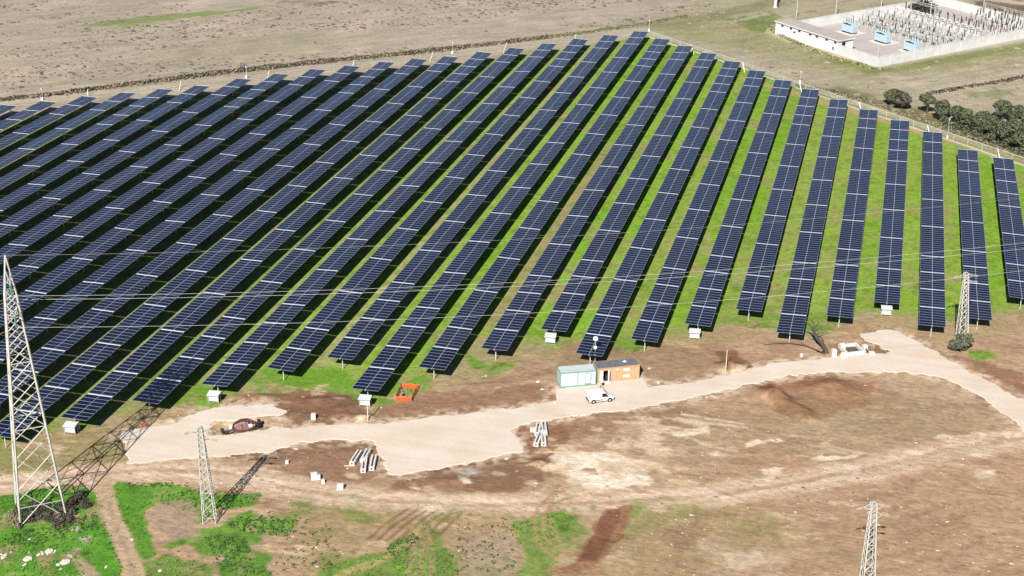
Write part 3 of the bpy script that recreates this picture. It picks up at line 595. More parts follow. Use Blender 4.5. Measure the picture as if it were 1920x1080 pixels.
# ------------------------------------------------------------------ site container
a = G(1050.4, 727.4); b_ = G(1115.6, 722.2); rz = math.atan2(b_.y-a.y, b_.x-a.x)
CL = 6.0; t = empty('site_container', (a.x, a.y, .07), rz, 'pale insulated site container with teal edge trim beside the timber cabin', 'site cabin')
m = MB(); m.box((CL/2, 1.2, 1.35), (CL-.06, 2.34, 2.5)); m.build('wall', [PANELW], t)
m = MB(); m.box((CL/2, 1.2, 2.645), (CL-.1, 2.3, .07)); m.build('roof', [PANELW], t)
m = MB()
for yy in (0, 2.4):
    for zz in (.09, 2.62): m.box((CL/2, yy, zz), (CL+.1, .12, .14))
for xx in (0, CL):
    for zz in (.09, 2.62): m.box((xx, 1.2, zz), (.12, 2.28, .14))
    for yy in (0, 2.4): m.box((xx, yy, 1.35), (.13, .13, 2.42))
m.box((CL*.49, -.005, 1.35), (.09, .06, 2.42)); m.build('edge_frame', [TEAL], t)
m = MB(); m.box((CL*.78, .02, 1.2), (.95, .06, 2.05)); d = m.build('door', [PANELW], t)
m = MB()
for xx in (-.5, .5): m.box((CL*.78+xx, -.005, 1.2), (.06, .05, 2.1))
m.box((CL*.78, -.005, 2.27), (1.06, .05, .06)); m.box((CL*.78, -.008, .3), (.95, .05, .22)); m.build('door_frame', [TEAL], d)
m = MB(); m.box((CL*.78+.35, -.05, 1.15), (.05, .06, .16)); m.build('handle', [DSTEEL], d)
# ------------------------------------------------------------------ timber cabin
a = G(1119.5, 718.5); b_ = G(1197, 709.6); rz = math.atan2(b_.y-a.y, b_.x-a.x)-R(1.5); HL = 7.3; HD = 2.6
t = empty('timber_cabin', (a.x, a.y, .07), rz, 'tan site cabin with dark grey roof and open doorway beside the white van', 'site cabin')
m = MB(); dx0, dx1 = 1.05, 1.85
for (x0, x1, z0, z1) in ((0, dx0, 0, 2.55), (dx1, HL, 0, 2.55), (dx0, dx1, 2.1, 2.55)): m.box(((x0+x1)/2, .04, (z0+z1)/2), (x1-x0, .08, z1-z0))
m.box((HL/2, HD-.04, 1.275), (HL, .08, 2.55)); m.box((.04, HD/2, 1.275), (.08, HD-.16, 2.55)); m.box((HL-.04, HD/2, 1.275), (.08, HD-.16, 2.55)); m.box((HL/2, HD/2, .04), (HL-.16, HD-.16, .07)); m.build('wall', [TAN], t)
m = MB(); m.box((2.0, HD*.62, 1.25), (3.6, .05, 2.3)); m.box((1.6, HD*.34, .1), (2.6, 1.2, .03)); m.build('doorway_shade', [DSTEEL], t)  # dark sheets behind the doorway, put in to stand for the interior shade
m = MB(); m.box((HL/2+.02, HD/2+.02, 2.6), (HL-.12, HD-.1, .09)); rf = m.build('roof', [GREYROOF], t)
m = MB()
for yy in (-.02, HD+.02): m.box((HL/2, yy, 2.575), (HL+.04, .06, .12))
for xx in (-.02, HL+.02): m.box((xx, HD/2, 2.575), (.06, HD-.02, .12))
m.build('roof_edge', [TAN], rf)
m = MB(); m.tube((HL*.68, HD*.42, 2.63), (HL*.68, HD*.42, 2.9), .26, n=12, mi=0); m.tube((HL*.68, HD*.42, 2.9), (HL*.68, HD*.42, 3.02), .36, .1, n=12, mi=1); m.tube((HL*.68, HD*.42, 3.0), (HL*.68, HD*.42, 3.15), .1, n=8, mi=1); m.build('roof_vent', [DSTEEL, WHITE], rf)
for xx in (2.2, 2.5):
    m = MB(); m.tube((xx, HD*.55, 2.63), (xx, HD*.55, 2.85), .05, n=8); m.build('vent_pipe', [DSTEEL], rf)
m = MB(); m.box((dx0-.34, -.05, 1.12), (.55, .05, 2.05)); d = m.build('door', [WHITE], t)
m = MB(); m.box((dx0-.12, -.09, 1.1), (.04, .05, .16)); m.build('handle', [DSTEEL], d)
m = MB(); m.box((dx1+.12, -.03, 1.08), (.22, .05, 2.1)); m.build('door_frame', [WHITE], t)
m = MB(); m.box((dx1+.3, -.12, 1.0), (.1, .16, 1.9)); m.build('drain_pipe', [DSTEEL], t)
for z in (.75, 1.95):
    m = MB(); m.box((HL*.69, -.02, z), (1.05, .05, .42))
    for k in range(4): m.box((HL*.69, -.05, z-.14+k*.095), (.96, .02, .03))
    m.build('louvre', [WHITE], t)
m = MB(); m.box((HL*.475, -.06, 2.15), (.32, .14, .14)); m.build('wall_lamp', [WHITE], t)
m = MB(); m.box((1.5, -.45, .1), (1.5, .75, .2)); m.build('step', [CONC], t)
# mast with two white discs behind the cabins
p = GH(1115.5, 684); t = empty('antenna_mast', p, 0, 'thin mast carrying two white discs behind the site cabins', 'mast')
m = MB(); m.tube((0, 0, 0), (0, 0, 5.2), .06, .05, n=8); m.build('mast_pole', [GALV], t)
for z, r in ((5.0, .46), (3.35, .34)):
    m = MB(); m.ball((0, -.1, z), (r, r*.55, r), 14); m.build('disc', [WHITE], t, smooth=True)
m = MB(); m.bar((0, 0, 3.3), (1.9, .6, 3.0), .04); m.build('stay_bar', [DSTEEL], t)
# sack at the door
m = MB(); m.ball((0, 0, .32), (.3, .26, .34), 10, 0); m.tube((0, 0, .58), (.03, 0, .78), .12, .16, n=8, mi=0)
o = m.build('sack', [WHITE], smooth=True, loc=(G(1129, 719.5).x, G(1129, 719.5).y, .07)); tag(o, 'white filled sack slumped before the cabin doorway', 'sack')
m = MB(); m.tube((0, 0, 0), (0, 0, .3), .2, .24, n=10); m.tube((0, 0, .3), (0, 0, .33), .26, n=10)
o = m.build('bucket', [DSTEEL], loc=(G(1130.5, 722.5).x, G(1130.5, 722.5).y, .07)); tag(o, 'dark bucket on the gravel just in front of the white sack', 'bucket')

# ------------------------------------------------------------------ white van
ra = G(1112.3, 758); rb = G(1144, 753.5); van_h = math.atan2(rb.y-ra.y, rb.x-ra.x)-R(2)
mid = (ra+rb)/2; t = empty('van', (mid.x-.85*math.sin(van_h)*1.0, mid.y+.85*math.cos(van_h), .07), van_h, 'small white panel van parked on the gravel with its far door open', 'van')
def loft(secs, mats, name, parent):   # sections: (x, [(y,z)...]) ring, symmetric half profile mirrored
    mb = MB(); rings = []
    for x, prof in secs:
        rings.append([(x, y, z) for y, z in prof]+[(x, -y, z) for y, z in reversed(prof)])
    nn = len(rings[0]); mb.v = [v for r in rings for v in r]
    for i in range(len(rings)-1):
        for k in range(nn):
            mb.f.append((i*nn+k, i*nn+(k+1) % nn, (i+1)*nn+(k+1) % nn, (i+1)*nn+k)); mb.m.append(0)
    mb.f.append(tuple(range(nn))); mb.m.append(0); mb.f.append(tuple(reversed(range((len(rings)-1)*nn, len(rings)*nn)))); mb.m.append(0)
    return mb.build(name, mats, parent)
def prof(wb, wt, z0, zw, z1): return [(wb*.94, z0), (wb, z0+.12), (wb, zw), (wt, z1-.1), (wt*.86, z1)]
secs = [(-2.12, prof(.82, .70, .42, .95, 1.60)), (-2.05, prof(.87, .77, .28, 1.0, 1.78)), (-1.2, prof(.90, .79, .26, 1.02, 1.84)), (.25, prof(.90, .78, .26, 1.02, 1.82)), (.62, prof(.90, .74, .26, 1.02, 1.74)),
        (1.28, prof(.89, .80, .26, .98, 1.12)), (1.75, prof(.86, .74, .27, .86, .98)), (2.05, prof(.78, .62, .30, .70, .82)), (2.14, prof(.70, .5, .36, .58, .68))]
VW = mat('white_van_paint', (.70, .70, .69), .25, var=.02, spec=.5)
loft(secs, [VW], 'body', t)
m = MB(); m.quad((.64, -.70, 1.70), (1.24, -.74, 1.15), (1.24, .74, 1.15), (.64, .70, 1.70)); m.v = [(x+.02, y, z+.02) for x, y, z in m.v]; m.build('windscreen', [GLASSD], t)
for s in (-1, 1):
    m = MB(); m.add([(.02, s*.925, 1.04), (1.10, s*.925, 1.05), (.70, s*.80, 1.60), (.05, s*.83, 1.64)], [(0, 1, 2, 3)]); m.build('side_window', [GLASSD], t)
    for x in (-1.38, 1.36):
        m = MB(); m.tube((x, s*.70, .32), (x, s*.92, .32), .32, n=18); wh = m.build('wheel', [TYRE], t)
        m = MB(); m.tube((x, s*.915, .32), (x, s*.935, .32), .20, n=14); m.build('rim', [HUB], wh)
        m = MB(); m.tube((x, s*.80, .36), (x, s*.905, .36), .39, n=18); m.build('wheel_arch', [DARK], t)
    m = MB(); m.box((2.02, s*.62, .76), (.2, .22, .14)); m.build('headlight', [LAMP], t)
    m = MB(); m.box((-2.1, s*.78, 1.05), (.08, .12, .36)); m.build('tail_light', [TAIL], t)
m = MB(); m.box((2.1, 0, .42), (.14, 1.3, .22)); m.build('front_bumper', [DARK], t)
m = MB(); m.box((-2.12, 0, .42), (.16, 1.6, .2)); m.build('rear_bumper', [DARK], t)
m = MB(); m.box((-.5, -.915, .55), (1.6, .03, .12)); m.build('sill_strip', [DSTEEL], t)
m = MB(); m.box((-.12, -.92, .95), (.16, .03, .05)); m.build('handle', [DSTEEL], t)
m = MB(); m.box((.92, -1.0, 1.1), (.12, .16, .18)); m.build('wing_mirror', [DARK], t)
m = MB(); an = R(62)
def dr(u, z): return (1.05-math.cos(an)*u, .9+math.sin(an)*u, z)
m.add([dr(0, .35), dr(1.02, .35), dr(1.02, 1.03), dr(0, 1.03)]+[tuple(a_+b__ for a_, b__ in zip(dr(u, z), (.06, .03, 0))) for u, z in ((0, .35), (1.02, .35), (1.02, 1.03), (0, 1.03))], [(3, 2, 1, 0), (4, 5, 6, 7), (0, 1, 5, 4), (1, 2, 6, 5), (2, 3, 7, 6), (3, 0, 4, 7)], 0)
for (u0, z0), (u1, z1) in (((0, 1.03), (.42, 1.62)), ((.42, 1.62), (1.0, 1.66)), ((1.0, 1.66), (1.02, 1.03))): m.bar(dr(u0, z0), dr(u1, z1), .07, 1)
m.build('door', [mat('door_trim', (.36, .27, .23), .7), DSTEEL], t)
m = MB(); m.box((.95, 1.28, 1.12), (.14, .2, .2)); m.build('wing_mirror', [DARK], t)

# ------------------------------------------------------------------ lattice pylons
def lattice_tower(base, top, w0, w1, name, rz, label, nsec, t_leg, t_br, cap_frac, cat='pylon', w_sub=None):
    """square tapering tower; base/top are world points of the axis"""
    t = empty(name, base, 0, label, cat); ax = Vector(top)-Vector(base); Hh = ax.length
    def cor(k, f):
        w_ = (w0+(w1-w0)*min(f/cap_frac, 1)) if f <= cap_frac else w1*(1-(f-cap_frac)/(1-cap_frac))+.02
        a = rz+math.pi/4+k*math.pi/2; return ax*f+Vector((math.cos(a), math.sin(a), 0))*w_*.7071
    for k in range(4):
        m = MB(); m.bar(cor(k, 0), cor(k, cap_frac), t_leg); m.bar(cor(k, cap_frac), cor(k, 1.0), t_leg*.8); m.build('leg', [LATT], t)
    fs = [0.0]; h = 0
    q_ = (w1/w0)**(1/nsec); unit = (1-q_)/(1-q_**nsec) if abs(q_-1) > 1e-3 else 1/nsec
    for k in range(nsec): fs.append(fs[-1]+unit*q_**k*cap_frac)
    m = MB()
    for i in range(nsec):
        for k in range(4):
            A0, B0, A1, B1 = cor(k, fs[i]), cor((k+1) % 4, fs[i]), cor(k, fs[i+1]), cor((k+1) % 4, fs[i+1])
            m.bar(A0, B1, t_br); m.bar(B0, A1, t_br)
            if i == 0:
                m.bar((A0+B1)/2*1.0, (B0+A1)/2, t_br*.5); c_ = (A0+B0+A1+B1)/4; m.bar(A1.lerp(A0, .5), c_, t_br*.8); m.bar(B1.lerp(B0, .5), c_, t_br*.8)
            if i % 3 == 2: m.bar(A1, B1, t_br)
    m.build('bracing', [LATT], t)
    return t, cor, ax
b0 = G(77, 957); b0.z = 0
# height of the big tower from the photographed tip
def height_at(base, py):
    lo, hi = 0.0, 80.0
    for _ in range(60):
        mid_ = (lo+hi)/2; d = np.array([base.x, base.y, mid_])-CAM; y_ = 540-FPX*(d@_u)/(d@_fw)
        lo, hi = (mid_, hi) if y_ > py else (lo, mid_)
    return lo
hb = height_at(b0, 478)
tw, cor, ax = lattice_tower(b0, b0+Vector((.4, 0, hb)), 6.2, 1.45, 'transmission_pylon', R(38), 'tall white lattice pylon at the left edge, its feet in brambles', 11, .21, .10, .86)
ldir = Vector((math.cos(R(38)), math.sin(R(38)), 0)); adir = Vector((-ldir.y, ldir.x, 0))
def at_y(py, off):
    base = b0+adir*off; return height_at(base, py)
ARM = []
for py, s in ((553, -1), (560, 1), (612, -1)):
    L = 3.4; z = at_y(py, s*L)+1.5; f = z/hb; m = MB(); tip = ax*f+adir*s*L
    for kk in range(4):
        c1 = cor(kk, f-.018); c2 = cor(kk, f+.02)
        if (c1-ax*f).dot(adir)*s > 0: m.bar(c1, tip, .1); m.bar(c2, tip, .1); m.bar(c1.lerp(tip, .5), c2.lerp(tip, .5), .06)
    m.build('cross_arm', [LATT], tw)
    m = MB()
    for k in range(9): m.tube(tip+Vector((0, 0, -.1-k*.16)), tip+Vector((0, 0, -.22-k*.16)), .16, .1, n=8)
    m.build('insulator', [GREENINS], tw); ARM.append(b0+tip+Vector((0, 0, -1.6)))
ARM.append(b0+ax)
# small medium voltage towers
def mv_tower(base, top, rz, lab):
    t, c, ax_ = lattice_tower(base, top, 1.75, .62, 'lattice_mast', rz, lab, 13, .13, .06, .985, 'pylon'); t['group'] = 'short lattice masts'
    ad = Vector((math.cos(rz+R(0)), math.sin(rz), 0))
    for f, s in ((.955, 1), (.945, -1), (.865, 1)):
        m = MB(); tip = ax_*f+ad*s*1.25
        for kk in range(4):
            c1 = c(kk, f-.02); c2 = c(kk, f+.02)
            if (c1-ax_*f).dot(ad)*s > 0: m.bar(c1, tip, .06); m.bar(c2, tip, .06)
        ins = tip+ad*s*.9+Vector((0, 0, -.25))
        m.build('cross_arm', [LATT], t)
        m = MB(); m.bar(tip, ins, .05)
        for k in range(4): q0 = tip.lerp(ins, .25+k*.2); m.tube(q0, tip.lerp(ins, .35+k*.2), .17, .12, n=8)
        m.build('insulator', [mat('buff_insulator', (.5, .42, .32), .5)], t)
    return t
bb = G(394, 976); bb.z = 0; hh = height_at(bb, 800); mv_tower(bb, bb+Vector((-.25, 0, hh)), R(20), 'short pale lattice mast with its foot in green weeds at the lower left')
bb = G(1803, 640); hh = height_at(bb, 511); mv_tower(bb, bb+Vector((-.85, 0, hh)), R(20), 'short lattice mast rising behind the round olive bush')
bb = G(1623, 1123); hh = height_at(bb, 941); mv_tower(bb, bb+Vector((-.45, 0, hh)), R(20), 'short lattice mast cut off by the bottom edge of the photo')
# overhead conductors strung from the tall pylon to the next tower off to the right
def wire(p0, far_px, zf, sag, r, lab, back):
    p1 = G(*far_px, zf); m = MB(); n_ = 48; pts = []
    for k in range(n_+1):
        s = k/n_; p = p0.lerp(p1, s); p.z -= 4*sag*s*(1-s); pts.append(p)
    m.path(pts, [r]*len(pts), 5); pb = G(*back, zf*.8); pts = []
    for k in range(9):
        s = k/8; p = p0.lerp(pb, s); p.z -= 4*1.2*s*(1-s); pts.append(p)
    m.path(pts, [r]*len(pts), 5)
    tag(m.build('power_line', [CABLE]), lab, 'power line', 'overhead conductors from the tall pylon')
WIRES = ((0, (2250, 416.2), 30, 2.88, 'upper conductor of the close pair crossing the panels', (-200, 600)), (1, (2250, 429.9), 30, 2.73, 'lower conductor of the close pair crossing the panels', (-200, 612)),
         (2, (2250, 463.7), 27, 3.32, 'lowest conductor, running on its own nearest the cabins', (-200, 650)), (3, (2250, 329.9), 36, 2.88, 'faint topmost wire from the tip of the tall pylon', (-200, 500)))
for k, fp, zf, sg, lab, bk in WIRES: wire(ARM[k], fp, zf, sg, .016 if k < 3 else .008, lab, bk)

# ------------------------------------------------------------------ poles
def pole(px, py, pytop, lab, r=.085, name='utility_pole', mtl=CONCD, grp=None):
    b_ = GH(px, py); h = height_at(b_, pytop); m = MB(); m.tube((0, 0, -.1), (0, 0, h), r*1.25, r*.8, n=10); m.tube((0, 0, h), (0, 0, h+.05), r, n=10)
    o = m.build(name, [mtl], loc=b_); tag(o, lab, 'pole', grp); return o
pole(690, 791, 750, 'bare pale pole on the gravel edge in front of a white cabinet')
pole(1360.5, 699, 657, 'bare pale pole on the gravel edge beside the brown mound')

# ------------------------------------------------------------------ dead tree
b_ = GH(1550, 661); t = empty('dead_tree', b_, 0, 'leafless dead tree with a leaning dark trunk beside the concrete frame', 'tree')
def pt(px, py, z):   # point in local coords at height z
    g = G(px, py, z); return Vector((g.x-b_.x, g.y-b_.y, z-b_.z))
m = MB(); m.path([(0, 0, -.15), pt(1546, 652, .7), pt(1541, 644, 1.4), pt(1532, 634, 2.1), pt(1527, 624, 2.9), pt(1523, 616, 3.4)], [.48, .36, .30, .27, .24, .2], 10)
m.path([pt(1543, 646, 1.2), pt(1544, 640, 1.7), pt(1540, 633, 2.1), pt(1533, 629, 2.5)], [.14, .13, .12, .1], 7); m.build('trunk', [BARK], t)
for lst, rs in (([(1523, 616, 3.4), (1519, 610, 3.8), (1513, 605, 4.2), (1507, 602, 4.6)], [.17, .13, .08, .03]), ([(1524, 618, 3.3), (1530, 610, 3.9), (1536, 605, 4.3)], [.14, .09, .03]), ([(1525, 617, 3.3), (1526, 608, 4.0), (1523, 602, 4.6)], [.13, .08, .03]),
                ([(1528, 622, 3.0), (1540, 614, 3.6), (1552, 608, 4.2)], [.12, .07, .02]), ([(1530, 628, 2.5), (1520, 624, 2.8), (1513, 620, 3.0)], [.11, .07, .03]), ([(1527, 612, 3.6), (1536, 611, 3.9), (1544, 606, 4.4)], [.08, .05, .02]),
                ([(1547, 655, .5), (1541, 660, .5), (1533, 657, .6), (1530, 655, .7)], [.14, .11, .08, .04])):
    m = MB(); m.path([pt(*q_) for q_ in lst], rs, 6); m.build('limb', [BARK], t)
for k in range(10):
    f = random.choice([(1536, 605, 4.3), (1523, 602, 4.6), (1552, 608, 4.2), (1512, 605, 4.2), (1544, 606, 4.4)]); p0 = pt(*f); m = MB()
    d = Vector((random.uniform(-1, 1), random.uniform(-.7, .7), random.uniform(.1, .9))); m.path([p0-d*.2, p0+d*.5, p0+d*1.1+Vector((.1, 0, .2))], [.04, .03, .012], 5); m.build('twig', [BARK], t)
pts = [GH(1546, 664, .12), GH(1530, 658, .2), GH(1510, 651, .28), GH(1480, 646, .22), GH(1450, 646, .15), GH(1430, 648, .1)]
m = MB(); m.path(pts, [.13, .11, .1, .08, .06, .03], 7); m.path([pts[2], pts[2]+Vector((-1, .9, .2))], [.06, .02], 5); tag(m.build('fallen_branch', [BARK]), 'long dark fallen branch lying left of the dead tree', 'branch')

# ------------------------------------------------------------------ concrete frame with blocks beside the road
a = G(1587, 668); b_ = G(1622, 664.5); rz = math.atan2(b_.y-a.y, b_.x-a.x); L = (b_-a).length
t = empty('manhole_frame', (a.x, a.y, .0), rz, 'large square white concrete frame round a dark hollow beside the road', 'concrete frame')
D = 3.6
for (cx, cy, dx, dy) in ((L/2, .2, L, .4), (L/2, D-.2, L, .4), (.2, D/2, .4, D-.8), (L-.2, D/2, .4, D-.8)):
    m = MB(); m.box((cx, cy, .3), (dx, dy, .6)); m.build('side_wall', [CONC], t)
m = MB(); m.box((L/2, D/2, .03), (L-.8, D-.8, .06)); m.build('earth_fill', [mat('dark_wet_earth', (.10, .085, .06), 1, var=.4, scale=2)], t)
def block(px, py, d, rz, lab, mtl=CONC, grp=None, top=(1, 1), name='concrete_block'):
    p = GH(px, py); m = MB(); m.box((0, 0, d[2]/2), d, 0, 0, top)
    o = m.build(name, [mtl], loc=(p.x, p.y, p.z-.02), rz=rz)
    bv = o.modifiers.new('bevel', 'BEVEL'); bv.width = min(d)*.07; bv.segments = 2
    return tag(o, lab, name.replace('_', ' '), grp)
g4 = 'white blocks standing round the concrete frame'
block(1563, 668, (.8, .8, 1.35), .4, 'tall narrow white block standing between the dead tree and the frame', grp=g4); block(1579, 655, (.95, .9, 1.1), .5, 'white block at the back left corner of the concrete frame', grp=g4)
block(1621, 656, (.85, .8, .95), .6, 'white block at the back right corner of the concrete frame, by the dark pipe', grp=g4); block(1634, 664, (.95, .8, .5), .3, 'low white block right of the concrete frame', grp=g4)
block(1582, 670, (1.1, .9, .95), .7, 'squat white block against the front left corner of the concrete frame', grp=g4, top=(.8, .8))
m = MB(); p0 = GH(1617, 651, .7); p1 = GH(1627, 662, .25); m.tube(p0, p1, .1, n=8); m.tube(p1, p1+(p1-p0)*.06, .14, n=8); tag(m.build('pipe', [DSTEEL]), 'dark pipe leaning on the right side of the concrete frame', 'pipe')
m = MB(); m.tube((0, 0, 0), (0, 0, .42), .22, .26, n=12); m.tube((0, 0, .42), (0, 0, .46), .28, n=12); tag(m.build('bucket', [WHITE], loc=GH(1503, 668)), 'white bucket standing alone on soil left of the dead tree', 'bucket')
# loose blocks on the lower left soil
g5 = 'loose white blocks on the brown soil'
block(588, 785, (.75, .75, .95), .3, 'white block alone on dark soil above the gravel road', grp=g5)
block(538.5, 868, (.5, .5, .5), .2, 'small white block alone beside the mast shadow', grp=g5); block(589.5, 899, (.95, .8, 1.05), .5, 'largest white block of the group of three on the brown soil', grp=g5); block(597, 899, (.65, .6, .75), .4, 'middle white block of the group of three on the brown soil', grp=g5)
block(606, 906, (.5, .5, .6), .4, 'smallest white block of the group of three on the brown soil', grp=g5); block(638.5, 917, (.95, .7, .85), .2, 'white block alone at the edge of the dirt track', grp=g5)
# precast channel units
def channel(px, py, rz, L, lab, grp):
    p = GH(px, py); t = empty('concrete_channel', (p.x, p.y, p.z), rz, lab, 'concrete channel', grp); w_ = .78; h = .62
    m = MB(); m.box((0, L/2, .05), (w_, L, .1)); m.build('floor', [CONC], t)
    for s in (-1, 1):
        m = MB(); m.box((s*(w_/2-.12), L/2+.2, .1+h/2), (.24, L-.4, h)); m.build('side_wall', [CONC], t)
    m = MB()
    for (x, z, dx, dz) in ((0, .17, w_, .14), (0, .66, w_, .16), (-.25, .41, .28, .34), (.25, .41, .28, .34)): m.box((x, .0, z), (dx, .24, dz))
    m.build('end_block', [CONC], t)
    m = MB(); m.box((0, .05, .41), (.22, .1, .34)); m.build('hole_shade_plug', [DARK], t)  # dark plug in the end hole, standing in for its shade
ga = 'precast channels on the soil left of the gravel pad'; gb = 'precast channels stacked right of the gravel pad'
channel(660.5, 874, R(2), 3.6, 'white slotted concrete channel, leftmost of the group left of the gravel pad', ga)
channel(681, 887, R(16), 3.8, 'white slotted concrete channel, nearest to the camera left of the gravel pad', ga)
channel(680, 869, R(4), 3.2, 'white slotted concrete channel behind another one left of the gravel pad', ga)
channel(697, 883, R(14), 3.6, 'white slotted concrete channel closest to the edge of the gravel pad', ga)
channel(1005, 838, R(2), 3.9, 'white slotted concrete channel at the front left of the pile', gb); channel(1019.5, 837, R(16), 3.9, 'white slotted concrete channel at the front right of the pile', gb)
channel(1007, 818, R(10), 3.2, 'white slotted concrete channel at the back left of the pile', gb); channel(1021.5, 818, R(18), 3.6, 'white slotted concrete channel at the back right of the pile', gb)
block(1000, 808, (1.1, .8, .6), .3, 'pale block lying at the back corner of the channel pile', grp=None, top=(.9, .85))
m = MB(); m.box((0, 0, .06), (1.6, .18, .12)); tag(m.build('timber_batten', [mat('pale_timber', (.6, .5, .38), .9)], loc=GH(656, 874.5), rz=.3), 'pale timber batten lying by the leftmost channel', 'timber')

# ------------------------------------------------------------------ orange netting enclosure
q4 = [G(741, 752), G(771, 753), G(784, 730), G(754, 727)]; c0 = sum(q4, Vector())/4
t = empty('safety_netting', (c0.x, c0.y, 0), 0, 'orange plastic safety netting fenced round a small hole', 'barrier')
for k in range(4):
    a = q4[k]-c0; b_ = q4[(k+1) % 4]-c0; m = MB(); n_ = 8; vs = []
    for j in range(n_+1):
        p = a.lerp(b_, j/n_); s = .12*math.sin(j*2.1+k)
        vs += [(p.x+s, p.y+s, .03), (p.x+s*.3, p.y+s*.5, 1.0-.12*abs(math.sin(j*math.pi/n_*2)))]
    m.add(vs, [(2*j, 2*j+2, 2*j+3, 2*j+1) for j in range(n_)]); m.build('net', [ORANGE], t)
for k in range(4):
    a = q4[k]-c0; m = MB(); m.tube((a.x, a.y, -.05), (a.x, a.y, 1.15), .035, n=6); m.build('stake', [GALV], t)
m = MB()
for k in range(26):
    x, y_ = random.uniform(-1.3, 1.3), random.uniform(-1.7, 1.9); m.ball((x, y_, .1), (random.uniform(.1, .35), random.uniform(.1, .3), random.uniform(.1, .25)), 6, random.choice((0, 0, 1)))
tag(m.build('rubble', [mat('grey_rubble', (.22, .21, .18), .95, var=.3), DARK], loc=(c0.x, c0.y, 0)), 'grey rubble lying inside the orange netting', 'rubble')
m = MB(); m.ball((0, 0, .15), (.5, .2, .16), 8); m.ball((.4, .1, .12), (.25, .2, .12), 8); tag(m.build('bag', [REDP], loc=GH(269, 798)), 'small red bag lying at the left tip of the gravel road', 'bag')

# ------------------------------------------------------------------ rusty implement in the pit
a = GH(418, 813); b_ = GH(484, 803); rz = math.atan2(b_.y-a.y, b_.x-a.x); t = empty('trailed_implement', (a.x, a.y, a.z+.2), rz, 'dark red rusty machine with black tyres lying in the shallow pit', 'machine'); L = (b_-a).length
m = MB()
ring = [(L*.32, .1, .5), (L*.45, -.35, .35), (L*.7, -.45, .35), (L*.92, -.1, .5), (L*.97, .7, .7), (L*.8, 1.4, .95), (L*.55, 1.5, 1.0), (L*.34, 1.1, .85), (L*.3, .5, .65), (L*.32, .1, .5)]
m.path(ring, [.16]*len(ring), 8); m.path([(L*.34, 1.1, .95), (L*.55, 1.55, 1.25), (L*.75, 1.5, 1.25), (L*.95, .8, .9)], [.15, .17, .17, .15], 8); m.build('frame', [RUST], t)
m = MB(); m.box((L*.47, .35, .55), (L*.2, .75, .55), 0, .2, (.6, .6)); m.box((L*.66, .45, .5), (L*.14, .6, .5), 0, .2); m.box((L*.6, .95, .75), (L*.3, .25, .22), 0, .1); m.box((L*.6, .0, .3), (L*.5, .3, .16), 0, .08)
for q_ in range(6): m.bar((L*(.36+q_*.09), -.25, .35), (L*(.38+q_*.09), 1.35, 1.0), .07)
m.build('hopper', [RUSTP], t)
m = MB(); m.tube((L*.74, .3, .62), (L*.84, .36, .62), .34, .3, n=12); m.build('end_cover', [WHITE], t)
m = MB(); m.path([(0, -.3, .25), (L*.12, -.1, .3), (L*.24, .2, .4), (L*.34, .25, .5)], [.1, .12, .12, .14], 7); m.path([(L*.03, .2, .25), (L*.14, .1, .3), (L*.3, .4, .5)], [.1, .1, .1], 7); m.build('drawbar', [DSTEEL], t)
for x, y_, z, rx in ((0.0, .25, .5, .45), (L*.9, -.1, .35, .36), (L*1.0, .35, .55, .4), (L*1.07, 1.3, .6, .42)):
    m = MB(); m.tube((x-.12, y_-.05, z), (x+.14, y_+.05, z), rx, n=16); wh = m.build('wheel', [TYRE], t)
    m = MB(); m.tube((x-.14, y_-.055, z), (x+.16, y_+.055, z), rx*.5, n=12); m.build('rim', [RUST], wh)
m = MB(); m.box((L*.26, 1.0, .5), (.6, .5, .5)); m.build('tool_box', [WHITE], t)

# ------------------------------------------------------------------ leaf crowns, bushes, weeds
def leaf_cloud(m, blobs, nleaf, size, mi=0, flat=.0):
    vol = [b_[1][0]*b_[1][1]*b_[1][2] for b_ in blobs]; tot = sum(vol)
    for (c, r), v in zip(blobs, vol):
        for _ in range(max(8, int(nleaf*v/tot))):
            while True:
                d = Vector((random.uniform(-1, 1), random.uniform(-1, 1), random.uniform(-1, 1)))
                if .35 < d.length < 1: break
            d = d.normalized()*(d.length**.35)*random.choice((1, 1, .95, .88, 1.08))
            p = Vector((c[0]+d.x*r[0], c[1]+d.y*r[1], c[2]+d.z*r[2]))
            if p.z < .03: continue
            nrm = (d+Vector((random.uniform(-1, 1), random.uniform(-1, 1), random.uniform(-.3, 1)))*.8).normalized(); u = nrm.orthogonal().normalized(); v_ = nrm.cross(u); an_ = random.random()*6.28
            u, v_ = u*math.cos(an_)+v_*math.sin(an_), v_*math.cos(an_)-u*math.sin(an_); s = size*random.uniform(.6, 1.4)
            m.add([p-u*s, p-v_*s*.6, p+u*s, p+v_*s*.6], [(0, 1, 2, 3)], mi)
def tree(px, py, wd, ht, lab, mtl, grp=None, trunk_h=None, nl=900, name='olive_tree', cat='tree', sz=.26):
    p = GH(px, py); t = empty(name, p, random.random()*6, lab, cat, grp); th = trunk_h or ht*.35
    m = MB(); m.path([(0, 0, -.1), (.1, .05, th*.5), (-.05, .1, th)], [.22, .17, .13], 8)
    bl = []
    for k in range(9):
        a_ = k*2.4+random.random(); rr = wd*.5*random.uniform(.25, .68); zz = th+ (ht-th)*random.uniform(.15, .72)
        c_ = (math.cos(a_)*rr, math.sin(a_)*rr, zz); q_ = wd*random.uniform(.17, .27); bl.append((c_, (q_, q_, q_*.85))); m.path([(-.05, .1, th), (c_[0]*.5, c_[1]*.5, (th+zz)/2), c_], [.1, .07, .03], 6)
    bl.append(((0, 0, th+(ht-th)*.75), (wd*.24, wd*.24, (ht-th)*.27)))
    m.build('trunk', [BARK2], t); m = MB(); leaf_cloud(m, bl, nl, sz); m.build('crown', [mtl], t)
